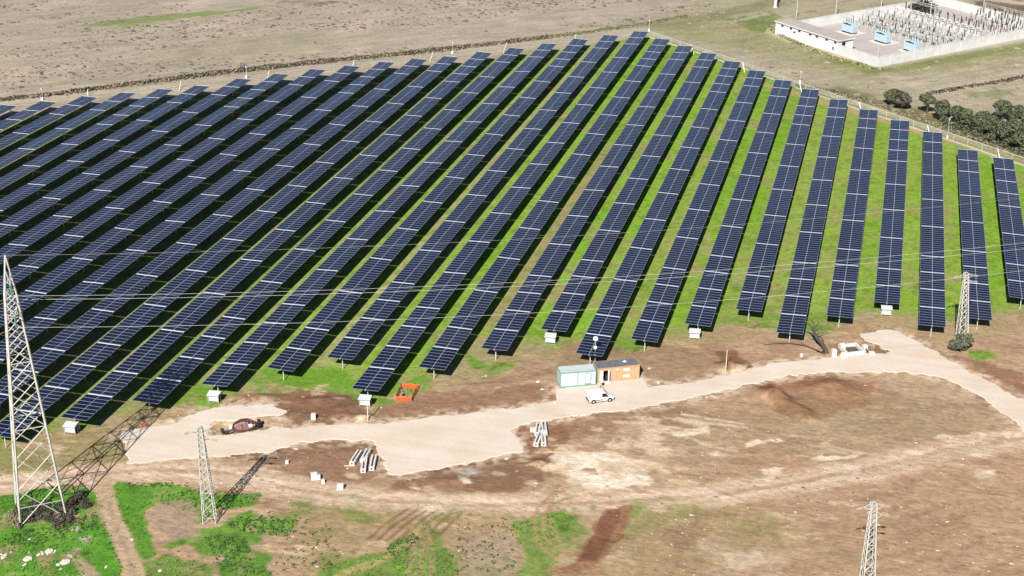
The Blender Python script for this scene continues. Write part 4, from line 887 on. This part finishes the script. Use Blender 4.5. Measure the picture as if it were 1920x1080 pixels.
tree(1801, 660, 3.7, 3.3, 'round grey green olive bush at the foot of the lattice mast', OLIVEG, trunk_h=.7, nl=2600, sz=.17)
gt = 'olive trees along the boundary fence'
for px, py, wd, ht, lab in ((1670, 197, 4.0, 4.0, 'leftmost dark olive tree beyond the fence, touching a paler bush'), (1692, 205, 4.6, 4.2, 'browner olive tree right beside the leftmost dark one'), (1738, 214, 4.0, 5.0, 'lone dark olive tree with a raised side shoot'),
                            (1766, 227, 4.8, 5.0, 'broad olive tree at the left end of the continuous row'), (1790, 237, 4.2, 4.8, 'second olive tree from the left end of the continuous row'), (1812, 243, 4.6, 4.8, 'olive tree just right of the thin lamp pole in the row'),
                            (1836, 250, 5.2, 5.2, 'olive tree in the middle of the continuous row'), (1860, 262, 5.2, 5.0, 'olive tree right of the middle of the continuous row'), (1885, 272, 5.4, 5.2, 'olive tree behind the last slanted fence brace'),
                            (1912, 284, 5.4, 5.0, 'olive tree at the right end of the row on the photo edge'), (1880, 225, 5.0, 4.6, 'left olive tree of the pair standing back in the field'), (1905, 232, 5.0, 4.4, 'right olive tree of the pair standing back in the field'),
                            (1905, 262, 5.0, 4.8, 'olive tree between the row and the pair in the field')):
    tree(px, py, wd*1.1, ht*1.12, lab, OLIVE if 'brown' not in lab else DRYD, gt, nl=1300, sz=.32)
tree(1728, 22, 13, 2.3, 'low wide dark shrub inside the switchyard back corner', mat('dark_shrub_leaves', (.035, .042, .025), .85, var=.3, rnd=.4), None, trunk_h=.3, nl=1500, name='shrub', cat='shrub', sz=.4)
# brambles round the pylon foot
def bushmass(name, spots, mtl, lab, cat, n_, sz, kind=None, hgt_=(.5, 1.0)):
    m = MB(); bl = []
    for px, py, r in spots:
        for _ in range(5):
            p = GH(px+random.uniform(-6, 6), py+random.uniform(-4, 4)); h = random.uniform(*hgt_); bl.append(((p.x, p.y, p.z+h*.4), (r*random.uniform(.6, 1.1), r*random.uniform(.6, 1.1), h*.7)))
    leaf_cloud(m, bl, n_, sz); o = m.build(name, [mtl]); return tag(o, lab, cat, kind=kind)
bushmass('bramble_thicket', [(55, 975, .9), (75, 968, 1.0), (95, 972, 1.0), (115, 955, 1.0), (130, 948, .9), (60, 955, .9), (85, 952, .9), (105, 985, .7), (145, 940, .9), (160, 948, .8), (150, 930, .7), (40, 965, .8), (120, 975, .9), (138, 960, .9)], DRYD, 'dark dry bramble thicket growing inside the feet of the tall pylon', 'bush', 7500, .14)
bushmass('dry_grass_tussock', [(30, 978, .7), (22, 968, .6), (112, 975, .6), (105, 965, .5), (35, 990, .5)], DRYL, 'straw coloured dry tussocks at the front feet of the tall pylon', 'grass tussock', 1500, .13)
# weeds: scattered by how green the ground is
m = MB(); cnt = 0
i0, i1 = np.searchsorted(ys, (124, 176)); j0, j1 = np.searchsorted(xs, (-82, 60)); greens = np.argwhere((GR[i0:i1, j0:j1] > .75) & (fm[i0:i1, j0:j1] < .1))
dens = fbm(XX, YY, 4.0, 3, 111)
for _ in range(2600):
    i, j = greens[rng.integers(len(greens))]; i += i0; j += j0
    if dens[i, j] < .5+random.uniform(-.12, .12): continue
    x = XX[i, j]+random.uniform(-.3, .3); y_ = YY[i, j]+random.uniform(-.3, .3); h = random.uniform(.03, .16); z = H[i, j]
    for k in range(5):
        a_ = random.random()*6.28; r = random.uniform(.06, .2); c_ = Vector((x+math.cos(a_)*r*.6, y_+math.sin(a_)*r*.6, z+h)); u = Vector((math.cos(a_), math.sin(a_), random.uniform(-.3, .5)))*r; v_ = Vector((-math.sin(a_), math.cos(a_), random.uniform(-.2, .2)))*r*.6
        m.add([c_-u, c_-v_, c_+u, c_+v_], [(0, 1, 2, 3)])
tag(m.build('weeds', [WEED]), kind='stuff')
# darker leafy clumps along the track edge
DWEED = mat('dark_weed_leaves', (.05, .095, .024), .85, var=.4, scale=.3, rnd=.5)
m = MB()
for pg, n_ in ((P((20, 1000), (110, 985), (180, 960), (190, 990), (60, 1025), (0, 1030)), 240), (P((420, 985), (470, 965), (560, 975), (540, 1005), (470, 1000)), 170), (P((380, 1000), (460, 1010), (480, 1075), (420, 1075)), 200), (P((720, 1030), (770, 1000), (790, 1010), (740, 1050)), 90),
               (P((500, 960), (620, 980), (640, 1070), (520, 1070)), 110), (P((860, 960), (1000, 980), (960, 1080), (830, 1080)), 120), (P((300, 930), (380, 915), (470, 930), (420, 960)), 90), (P((190, 960), (206, 1000), (232, 1075), (222, 1075), (195, 1005)), 60), (P((230, 905), (360, 903), (360, 912), (235, 916)), 50)):
    x0, x1 = min(p.x for p in pg), max(p.x for p in pg); y0, y1 = min(p.y for p in pg), max(p.y for p in pg); k = 0
    while k < n_:
        x, y_ = random.uniform(x0, x1), random.uniform(y0, y1)
        if not inside(np.array([x]), np.array([y_]), pg)[0]: k += .2; continue
        k += 1; r = random.uniform(.12, .36); leaf_cloud(m, [((x, y_, hgt(x, y_)+.06), (r, r, r*.6))], 12, .11)
tag(m.build('weed_clumps', [DWEED]), kind='stuff')
# pale field stones at lower left and on the works
gs = 'pale stones lying on the ground'
STN = [(52, 1048, .9, 'flat pale stone heap, leftmost in the lower left meadow'), (8, 1043, .7, 'pale stone at the left photo edge in the meadow'), (92, 1034, .9, 'grey white flat stone beside the bare patch in the meadow'), (122, 1054, 1.0, 'broad pale slab beside the bare patch in the meadow'), (55, 1012, .4, 'small pale stone highest in the lower left meadow'),
       (300, 1070, .45, 'small white stone right of the narrow path'), (248, 1012, .35, 'small white stone on the right edge of the narrow path'), (199, 1063, .35, 'small pale stone on the left edge of the narrow path'), (1008, 716, .45, 'cream stone alone left of the pale container'), (1016, 730, .4, 'cream stone left of the gravel apron by the container'),
       (1217, 691, .5, 'cream stone on soil just right of the timber cabin'), (1234, 717, .45, 'cream stone nearest the gravel road right of the timber cabin'), (1040, 755, .4, 'cream stone at the gravel corner left of the van'), (950, 861, .35, 'cream stone near the gravel pad corner'),
       (1776, 978, .3, 'tiny pale stone on bare soil right of the bottom mast')]
for px, py, r, lab in STN:
    p = GH(px, py); m = MB(); m.ball((0, 0, r*.06), (r*random.uniform(.7, 1.0), r*random.uniform(.4, .7), r*(.36 if r < .5 else .2)), 9)
    if r > .6:
        for k in range(5): m.ball((random.uniform(-1.6*r, 1.6*r), random.uniform(-r, r), .03), (r*random.uniform(.12, .4), r*random.uniform(.1, .3), r*.16), 7)
    m.v = [(x*(1+random.uniform(-.14, .14)), y_*(1+random.uniform(-.14, .14)), z*(1+random.uniform(-.2, .2))) for x, y_, z in m.v]
    tag(m.build('stone', [STONE], loc=p, rz=random.random()*3), lab, 'stone', gs)
# small lumps of chalk and soil scattered over the works, clods over the ploughed land
def lumps(name, n_, sampler, r0, r1, mtl, flat=.5):
    m = MB(); k = 0
    while k < n_:
        s = sampler()
        if s is None: continue
        x, y_ = s; k += 1; r = random.uniform(r0, r1)*random.choice((.7, 1, 1, 1.6)); z = hgt(x, y_); ex = random.uniform(1, 2.2); vs = []
        for zz, rr, nn in ((-.05, 1.0, 5), (flat*.7, .75, 5)):
            for q_ in range(nn): a_ = q_*1.257+zz+k; vs.append((x+math.cos(a_)*r*rr*ex*random.uniform(.75, 1.25), y_+math.sin(a_)*r*rr*random.uniform(.75, 1.25), z+zz*r))
        vs.append((x, y_, z+flat*r)); m.add(vs, [(0, 1, 6, 5), (1, 2, 7, 6), (2, 3, 8, 7), (3, 4, 9, 8), (4, 0, 5, 9), (5, 6, 10), (6, 7, 10), (7, 8, 10), (8, 9, 10), (9, 5, 10)])
    tag(m.build(name, [mtl]), kind='stuff')
fpoly = [G(-30, 180), G(400, 138), G(1190, 52), G(1330, 20), G(1330, -20), G(-30, -20)]
cl = fbm(XX, YY, 16, 3, 121)
def s_far():
    x, y_ = random.uniform(-300, 30), random.uniform(310, 540)
    if not inside(np.array([x]), np.array([y_]), fpoly)[0]: return None
    v = float(fbm(np.array([(x*fdir.x+y_*fdir.y)/4]), np.array([-x*fdir.y+y_*fdir.x]), 9.0, 3, 121)[0])
    return (x, y_) if v > .52+random.uniform(-.14, .1) else None
lumps('soil_clods', 3300, s_far, .10, .34, CLOD, .9)
def s_work():
    px, py = random.uniform(0, 1920), random.uniform(700, 1078); p = G(px, py)
    if inside(np.array([p.x]), np.array([p.y]), ROAD)[0]: return None
    i, j = np.searchsorted(ys, p.y), np.searchsorted(xs, p.x)
    if wm[i, j] < .6 or GR[i, j] > .5: return None
    v = float(fbm(np.array([p.x]), np.array([p.y]), 8.0, 3, 131)[0])
    return (p.x, p.y) if v > .5+random.uniform(-.1, .12) else None
lumps('chalk_gravel', 380, s_work, .05, .13, mat('chalk_lumps', (.52, .43, .34), 1, var=.2, rnd=.25), .5)
lumps('dark_soil_lumps', 1500, s_work, .05, .14, mat('brown_soil_lumps', (.22, .155, .11), 1, var=.25, rnd=.3), .6)
def s_rf():
    px, py = random.uniform(1250, 1925), random.uniform(0, 240); p = G(px, py)
    if inside(np.array([p.x]), np.array([p.y]), FIELD)[0]: return None
    i, j = np.searchsorted(ys, p.y), min(np.searchsorted(xs, p.x), nx-1)
    if yard[i, j] > .1: return None
    return p.x, p.y
lumps('dry_field_tufts', 900, s_rf, .15, .4, mat('dull_tufts', (.22, .20, .135), 1, var=.3, rnd=.4), .6)
# dry scrub strips
def scrub(name, pts, wd, n_, h, mats, sz):
    m = MB(); seg = [(pts[i], pts[i+1]) for i in range(len(pts)-1)]; ln = [(b_-a).length for a, b_ in seg]
    for _ in range(n_):
        a, b_ = random.choices(seg, ln)[0]; p = a.lerp(b_, random.random()); nn = Vector((-(b_-a).y, (b_-a).x, 0)).normalized(); o_ = random.gauss(0, wd*.38)
        p = p+nn*o_; hh_ = h*(.35+.9*float(fbm(np.array([p.x]), np.array([p.y]), 5, 2, 7)[0]))*max(.2, 1-abs(o_)/wd); z = hgt(p.x, p.y); r = random.uniform(.3, .6)
        leaf_cloud(m, [((p.x, p.y, z+hh_*.4), (r, r, hh_*.6))], 8, sz, random.choice((0, 0, 1)))
    tag(m.build(name, mats), kind='stuff')
scrub('dry_scrub', P((-15, 189), (100, 178), (250, 158), (400, 140), (560, 122), (640, 113), (760, 102), (900, 86), (1030, 70)), 2.0, 2500, 1.4, [DRYL, DRYD], .3)
scrub('dry_grass_verge', P((1030, 70), (1120, 58), (1210, 46), (1290, 30)), 2.2, 420, .6, [mat('olive_verge', (.16, .18, .08), .9, rnd=.4), DRYL], .3)
scrub('weedy_verge', P((1480, 160), (1560, 172), (1660, 202), (1760, 236), (1860, 275), (1925, 300)), 1.8, 700, .9, [DRYL, mat('olive_verge', (.16, .18, .08))], .28)
scrub('ditch_scrub', P((1740, 176), (1800, 166), (1860, 156), (1925, 143)), 1.5, 350, .7, [DRYD, DRYL], .28)
scrub('wall_foot_weeds', P((1440, 55), (1500, 84), (1560, 108), (1630, 127), (1655, 131)), 1.3, 420, .8, [mat('yellow_weeds', (.34, .32, .16), .9, rnd=.4), mat('olive_verge', (.16, .18, .08))], .28)

scrub('hedgerow_shrubs', P((1764, 228), (1790, 240), (1815, 246), (1840, 254), (1865, 266), (1890, 276), (1925, 292)), 3.2, 420, 3.4, [OLIVE, OLIVEG], .34)
# ------------------------------------------------------------------ perimeter fence
def fence(pts, lab, post_sp, h, brace_pts, kerb):
    pw = .09 if kerb else .05
    t = empty('perimeter_fence', pts[0], 0, lab, 'fence', 'perimeter fence of the solar field'); o0 = pts[0]
    loc = [p-o0 for p in pts]; m = MB(); mk = MB(); mt = MB()
    for a, b_ in zip(loc, loc[1:]):
        m.quad((a.x, a.y, .2), (b_.x, b_.y, .2), (b_.x, b_.y, h-.05), (a.x, a.y, h-.05))
        d = (b_-a); rz = math.atan2(d.y, d.x); c_ = (a+b_)/2
        mk.box((c_.x, c_.y, .1), (d.length, .22 if kerb else .12, .25 if kerb else .1), 0, rz); mt.box((c_.x, c_.y, h), (d.length, .12 if kerb else .04, .14 if kerb else .04), 0, rz)
        n_ = int(d.length/post_sp)
        for k in range(n_):
            p = a.lerp(b_, (k+.5)/n_); q_ = MB(); q_.box((p.x, p.y, h/2), (pw, pw, h)); q_.build('fence_post', [FENCEK if kerb else GALV], t)
    m.build('mesh_panel', [FENCEM if kerb else mat('thin_wire_mesh', (.45, .45, .38), .8, trans=.08)], t); mk.build('kerb', [FENCEK], t); mt.build('top_rail', [FENCEK], t)
    for bx, by, ox, oy in brace_pts:
        p0 = G(bx, by)-o0; p1 = G(bx+ox, by+oy)-o0; p0.z = h+.1; q_ = MB(); q_.bar(p0, (p1.x, p1.y, 0), .15 if not kerb else .2); q_.build('brace', [mat('white_strut', (.72, .70, .60), .7)], t)
fence(P((1218, 70), (1300, 97), (1400, 131), (1500, 168), (1600, 202), (1700, 236), (1800, 270), (1940, 318)), 'pale mesh fence with kerb and slanted struts along the right field edge', 4.0, 1.9, ((1295, 97, 6, 5), (1392, 130, 4, 6), (1498, 168, 5, 6), (1609, 206, 7, 8), (1737, 249, 7, 9), (1868, 294, 8, 10)), True)
fence(P((-15, 204), (100, 191), (300, 170), (500, 148), (640, 132), (800, 113), (1000, 87), (1130, 70), (1212, 62)), 'thin pale fence along the far left field edge before the scrub', 4.2, 1.5, ((166, 178, -3, 7), (340, 163, -4, 8), (505, 144, -4, 8), (664, 124, -4, 7), (812, 108, -6, 8), (950, 90, -6, 9), (1080, 74, -5, 7)), False)
def cctv(px, py, pt_, lab):
    b_ = GH(px, py); h = height_at(b_, pt_); t = empty('camera_pole', b_, 0, lab, 'camera pole', 'camera poles along the fence')
    m = MB(); m.tube((0, 0, 0), (0, 0, h), .08, .05, n=8); m.build('mast_pole', [GALV], t)
    m = MB(); m.box((.05, -.15, h), (.22, .42, .22)); m.box((0, 0, h-.35), (.3, .2, .14)); m.build('camera_head', [WHITE], t)
    m = MB(); m.box((0, -.3, .4), (.55, .4, .8)); m.build('foot_box', [WHITE], t)
for a_ in ((80.5, 187, 165, 'white camera pole near the far left corner of the field'), (463, 146, 124, 'white camera pole before the scrub above the left rows'), (849, 100, 79, 'white camera pole before the scrub at the middle of the far edge'), (1217, 58, 37, 'white camera pole at the top corner of the field'),
           (1500, 156, 134, 'white camera pole in the right fence behind a row end'), (1776, 258, 222, 'thin camera pole between the right fence and olive trees')): cctv(*a_)

# ------------------------------------------------------------------ switchyard
F_, L_, K_ = G(1645, 126), G(1453, 64), G(1762, 10); R_ = F_+(K_-L_)
su = (L_-F_).normalized(); SL = (L_-F_).length; sv = (K_-L_); SV = sv.length; sv = sv.normalized(); srz = math.atan2(su.y, su.x)
def SP(s, v, z=0): return F_+su*s+sv*v+Vector((0, 0, z))       # s metres from near corner along the front, v metres inward
m = MB(); c_ = [SP(0, 0, .03), SP(0, SV, .03), SP(SL, SV, .03), SP(SL, 0, .03)]; m.quad(c_[0], c_[1], c_[2], c_[3]); tag(m.build('switchyard_paving', [mat('grey_beige_concrete', alb(204, 195, 187), .95, var=.07, scale=.15)]), kind='structure')
t = empty('switchyard_wall', F_, 0, 'long white masonry wall enclosing the electrical switchyard', 'wall')
BL = 28.8; 
for a, b_ in ((SP(0, 0), SP(SL-BL, 0)), (SP(0, 0), SP(0, SV)), (SP(SL, .3), SP(SL, SV)), (SP(0.2, SV), SP(SL-.2, SV))):
    d = b_-a; m = MB(); c_ = (a+b_)/2-F_; rz = math.atan2(d.y, d.x); m.box((c_.x, c_.y, 1.5), (d.length+.28, .28, 3.0), 0, rz); m.box((c_.x, c_.y, 3.04), (d.length+.4, .4, .1), 0, rz)
    n_ = int(d.length/5)
    for k in range(1, n_): p = a.lerp(b_, k/n_)-F_; m.box((p.x, p.y, 1.47), (.35, .44, 2.9), 0, rz)
    m.build('wall_run', [WALLW], t)
c_ = SP(SL-BL, 0); t = empty('control_building', c_, srz, 'long white flat roofed control building at the switchyard corner', 'building'); BD = -6.0   # local x along su, inward is -y
m = MB(); m.box((BL/2, BD/2, 2.0), (BL, 6.0, 4.0)); m.build('wall', [mat('white_render', (.70, .69, .67), .9, var=.04, scale=.3)], t)
m = MB(); m.box((BL/2-.1, BD/2, 4.15), (BL+.8, 6.8, .3)); rf = m.build('roof', [WALLW], t)
m = MB(); m.box((BL/2-.1, BD/2, 4.33), (BL+.4, 6.4, .06)); m.build('roof_covering', [ROOFT], rf)
for x in (1.4, 5.2, 9.6, 12.6, 17.6, 21.5, 25.6):
    m = MB(); m.box((x, .01, 3.3), (1.1, .06, .5)); m.build('window', [GLASSD], t)
for x, z, s in ((2.0, 1.4, (.5, .1, .9)), (19.8, 2.6, (.7, .3, .4))):
    m = MB(); m.box((x, .06, z), s); m.build('wall_box', [DSTEEL], t)
m = MB(); m.box((-.01, -2.2, 2.9), (.06, 1.4, 1.1)); m.build('window', [GLASSD], t)
# transformers
def invSP(p): d = p-F_; return d.dot(su), d.dot(sv)
tf = None
for px, py, lab in ((1590, 62, 'pale blue transformer, farthest left of the three in the switchyard'), (1652, 80, 'pale blue transformer standing between two others in the switchyard'), (1707, 97, 'pale blue transformer nearest the long front wall of the switchyard')):
    p = G(px, py); p.z = .03
    if tf is None:
        t = tf = empty('transformer', p, srz, lab, 'transformer', 'pale blue transformers in the switchyard')
        m = MB(); m.box((0, -1.2, .08), (6.6, 6.6, .16)); m.build('plinth', [CONC], t)
        m = MB(); m.box((0, -.2, 1.95), (4.5, 2.0, 2.9)); m.box((0, -.2, 3.45), (4.1, 1.6, .16)); m.build('tank', [LBLUE], t)
        m = MB(); m.box((0, .83, .42), (4.2, .1, .3)); m.box((0, -.2, .35), (3.6, 1.8, .3)); m.build('skid', [DARK], t)
        m = MB(); m.box((-.1, .79, 3.02), (3.3, .14, .32)); m.box((-.1, .79, 3.25), (.9, .16, .2)); m.build('cable_box', [GLASSD], t)
        m = MB(); m.tube((-1.4, -1.35, 3.5), (1.2, -1.35, 3.5), .4, n=12); m.bar((-.9, -1, 3.0), (-.9, -1, 3.5), .15); m.bar((.7, -1, 3.0), (.7, -1, 3.5), .15); m.build('conservator', [LBLUE], t)
        for x in (-1.5, -.5, .5, 1.5):
            m = MB(); m.tube((x, -.4, 3.5), (x, -.4, 3.75), .14, .14, n=8); m.tube((x, -.4, 3.75), (x, -.4, 4.7), .12, .06, n=8); m.build('bushing', [PORC], t)
        m = MB()
        for k in range(9): m.box((-2.5, -1.0+k*.22, 1.6), (.9, .07, 2.0))
        m.build('radiator', [LBLUE], t)
    else: t = copy_tree(tf); t.location = p; t['label'] = lab
# partition wall and apparatus
t = empty('partition_wall', SP(8, 54, 0), 0, 'white partition wall standing behind the dark switch posts in the yard', 'wall'); m = MB(); a = SP(8, 54)-SP(8, 54); b_ = SP(SL-1, 54)-SP(8, 54); d = b_-a; m.box(((a+b_)/2)+Vector((0, 0, 1.4)), (d.length, .3, 2.8), 0, srz)
for k in range(12): p = a.lerp(b_, k/11); m.box((p.x, p.y, 1.5), (.4, .45, 3.0), 0, srz)
m.build('wall_run', [WALLW], t)
def apparatus(kind):
    t = empty('insulator_post', (0, 0, 0), 0)
    m = MB(); h = (2.2, 2.6, 1.8, 3.4)[kind]
    if kind == 1:
        for s in (-.25, .25): m.bar((s, 0, 0), (s, 0, h), .14)
        m.bar((-.25, 0, .4), (.25, 0, h-.3), .08)
    else: m.tube((0, 0, 0), (0, 0, h), .15, .12, n=8)
    m.build('steel_stand', [mat('bright_galvanised', (.60, .60, .58), .6, .1)], t)
    m = MB(); H2 = (1.9, 1.6, 1.3, 2.3)[kind]
    for k in range(6): m.tube((0, 0, h+k*H2/6), (0, 0, h+(k+.8)*H2/6), .23, .13, n=8)
    m.build('insulator', [(PORC, mat('grey_porcelain', (.30, .30, .29), .4), BUSBROWN, PORC)[kind]], t)
    m = MB(); m.box((0, 0, h+H2+.1), (.5, .28, .25)) if kind != 3 else m.tube((-.9, 0, h+H2+.1), (.9, 0, h+H2+.1), .06, n=6); m.build('terminal', [GALV if kind != 1 else WHITE], t)
    return t
AP = [apparatus(k) for k in range(4)]; used = [False]*4
AL = ['grey stand with a tall dark insulator among many in the switchyard', 'twin legged stand with a dark insulator and white cap in the switchyard', 'short stand with a brown insulator in the far switchyard bay', 'tall post with a dark insulator and cross tube in the switchyard']
AG = ['tall dark insulators in the switchyard', 'twin legged insulator stands in the switchyard', 'short brown insulators in the switchyard', 'tall posts with cross tubes in the switchyard']
def place_ap(k, s, v):
    t = AP[k] if not used[k] else copy_tree(AP[k]); used[k] = True; p = SP(s, v, .03); t.location = p; t.rotation_euler = (0, 0, srz); tag(t, AL[k], 'insulator', AG[k])
for v, kinds in ((27, (1, 1)), (31, (1, 0)), (35, (1, 1)), (39, (0, 1)), (43, (1, 0)), (47, (1, 1)), (51.5, (3, 3))):
    for j in range(13): place_ap(kinds[j % 2], 2.5+j*3.0+random.uniform(-.3, .3), v+random.uniform(-.2, .2))
for v, kinds, s0, n_ in ((58, (2, 2), 4, 9), (60.5, (2, 0), 3, 9), (63, (0, 0), 3, 9), (66, (0, 3), 4, 8), (69, (3, 0), 3, 10), (72, (0, 3), 4, 6)):
    for j in range(n_): place_ap(kinds[j % 2], s0+j*2.2+random.uniform(-.3, .3), v+random.uniform(-.3, .3))
# steel gantries
for v, lab in ((29.0, 'pale steel gantry nearest the transformers in the switchyard'), (49.3, 'pale steel gantry beside the partition wall in the switchyard'), (67.5, 'pale steel gantry in the far switchyard bay')):
    t = empty('gantry', SP(3, v, 0), srz, lab, 'gantry', 'steel gantries in the switchyard'); n_ = 4 if v < 60 else 3; sp_ = 10.5 if v < 60 else 8
    for k in range(n_):
        m = MB()
        for sx in (-.3, .3): m.bar((k*sp_+sx, 0, 0), (k*sp_+sx*.5, 0, 7.2), .13)
        for q_ in range(7): m.bar((k*sp_+(-.3 if q_ % 2 else .3)*(1-q_/14), 0, q_), (k*sp_+(.3 if q_ % 2 else -.3)*(1-(q_+1)/14), 0, q_+1), .07)
        m.build('column', [LATT], t)
    m = MB(); L9 = (n_-1)*sp_
    for zz in (6.7, 7.3): m.bar((0, 0, zz), (L9, 0, zz), .11)
    for q_ in range(int(L9)): m.bar((q_, 0, 6.7 if q_ % 2 else 7.3), (q_+1, 0, 7.3 if q_ % 2 else 6.7), .06)
    m.build('beam', [LATT], t)
    for q_ in range(n_-1):
        for u_ in (.25, .5, .75):
            m = MB()
            for z_ in range(6): m.tube((q_*sp_+u_*sp_, 0, 6.6-z_*.2), (q_*sp_+u_*sp_, 0, 6.45-z_*.2), .15, .1, n=8)
            m.build('insulator', [PORC], t)
# busbars, breaker tanks
for v in (31, 43):
    m = MB(); a, b_ = SP(2, v, 4.7), SP(SL-6, v, 4.7); m.tube(a, b_, .07, n=6); tag(m.build('busbar', [GALV]), 'grey busbar tube carried on the %s row of insulators' % ('front' if v < 35 else 'rear'), 'busbar')
for j in range(18):
    p = SP(4+(j % 9)*4.4, 33 if j < 9 else 41, .03); t = empty('circuit_breaker', p, srz, 'grey green breaker tank among the insulator stands of the switchyard', 'circuit breaker', 'breaker tanks in the switchyard')
    m = MB(); m.tube((-.9, 0, 1.3), (.9, 0, 1.3), .5, n=12); m.build('tank', [mat('grey_green_enamel', (.34, .36, .30), .6)], t)
    m = MB()
    for x in (-.6, .6):
        for y_ in (-.3, .3): m.bar((x, y_, 0), (x, y_, 1.0), .1)
    m.build('stand', [LATT], t)
    for x in (-.7, .7):
        m = MB(); m.tube((x, 0, 1.7), (x*1.3, 0, 2.9), .17, .1, n=8); m.build('bushing', [WHITE if j % 2 else PORC], t)
for j, (px, py, pt_, lab) in enumerate(((1493, 34, 2, 'thin pale post behind the control building roof'), (1566, 36, -30, 'tall pale lamp post behind the switchyard back wall'), (1651, 22, -40, 'tall pale lamp post rising past the tall dark insulators'), (1709, 12, -30, 'pale lamp post just left of the dark yard shrub'),
                                       (1744, 30, -25, 'pale lamp post in front of the dark yard shrub'), (1843, 20, -30, 'pale lamp post at the far yard wall'), (1646, 106, 82, 'short pale post at the near corner inside the yard wall'), (1729, 22, -60, 'tall pale lamp post behind the dark yard shrub'))):
    b_ = GH(px, py); b_.z = max(b_.z, 0); h = min(max(height_at(b_, pt_), 3), 12); m = MB(); m.tube((0, 0, 0), (0, 0, h), .16, .11, n=8); m.box((0, 0, h), (.5, .3, .15)); tag(m.build('lamp_post', [CONCD], loc=b_), lab, 'lamp post', 'pale posts about the switchyard')
b_ = G(1453.5, 14); b_.z = 0; t = empty('tubular_mast', b_, 0, 'thick pale tubular mast cut by the top edge of the photo', 'mast'); m = MB(); m.tube((0, 0, 0), (0, 0, 14), .55, .4, n=12); m.build('shaft', [WALLW], t); m = MB(); m.tube((0, 0, 0), (0, 0, .35), .95, .9, n=12); m.build('footing', [CONCD], t); m = MB(); m.box((.7, .1, .9), (.8, .7, 1.8)); m.build('foot_box', [DSTEEL], t)  # dark box beside the shaft stands in for the mast's shadow
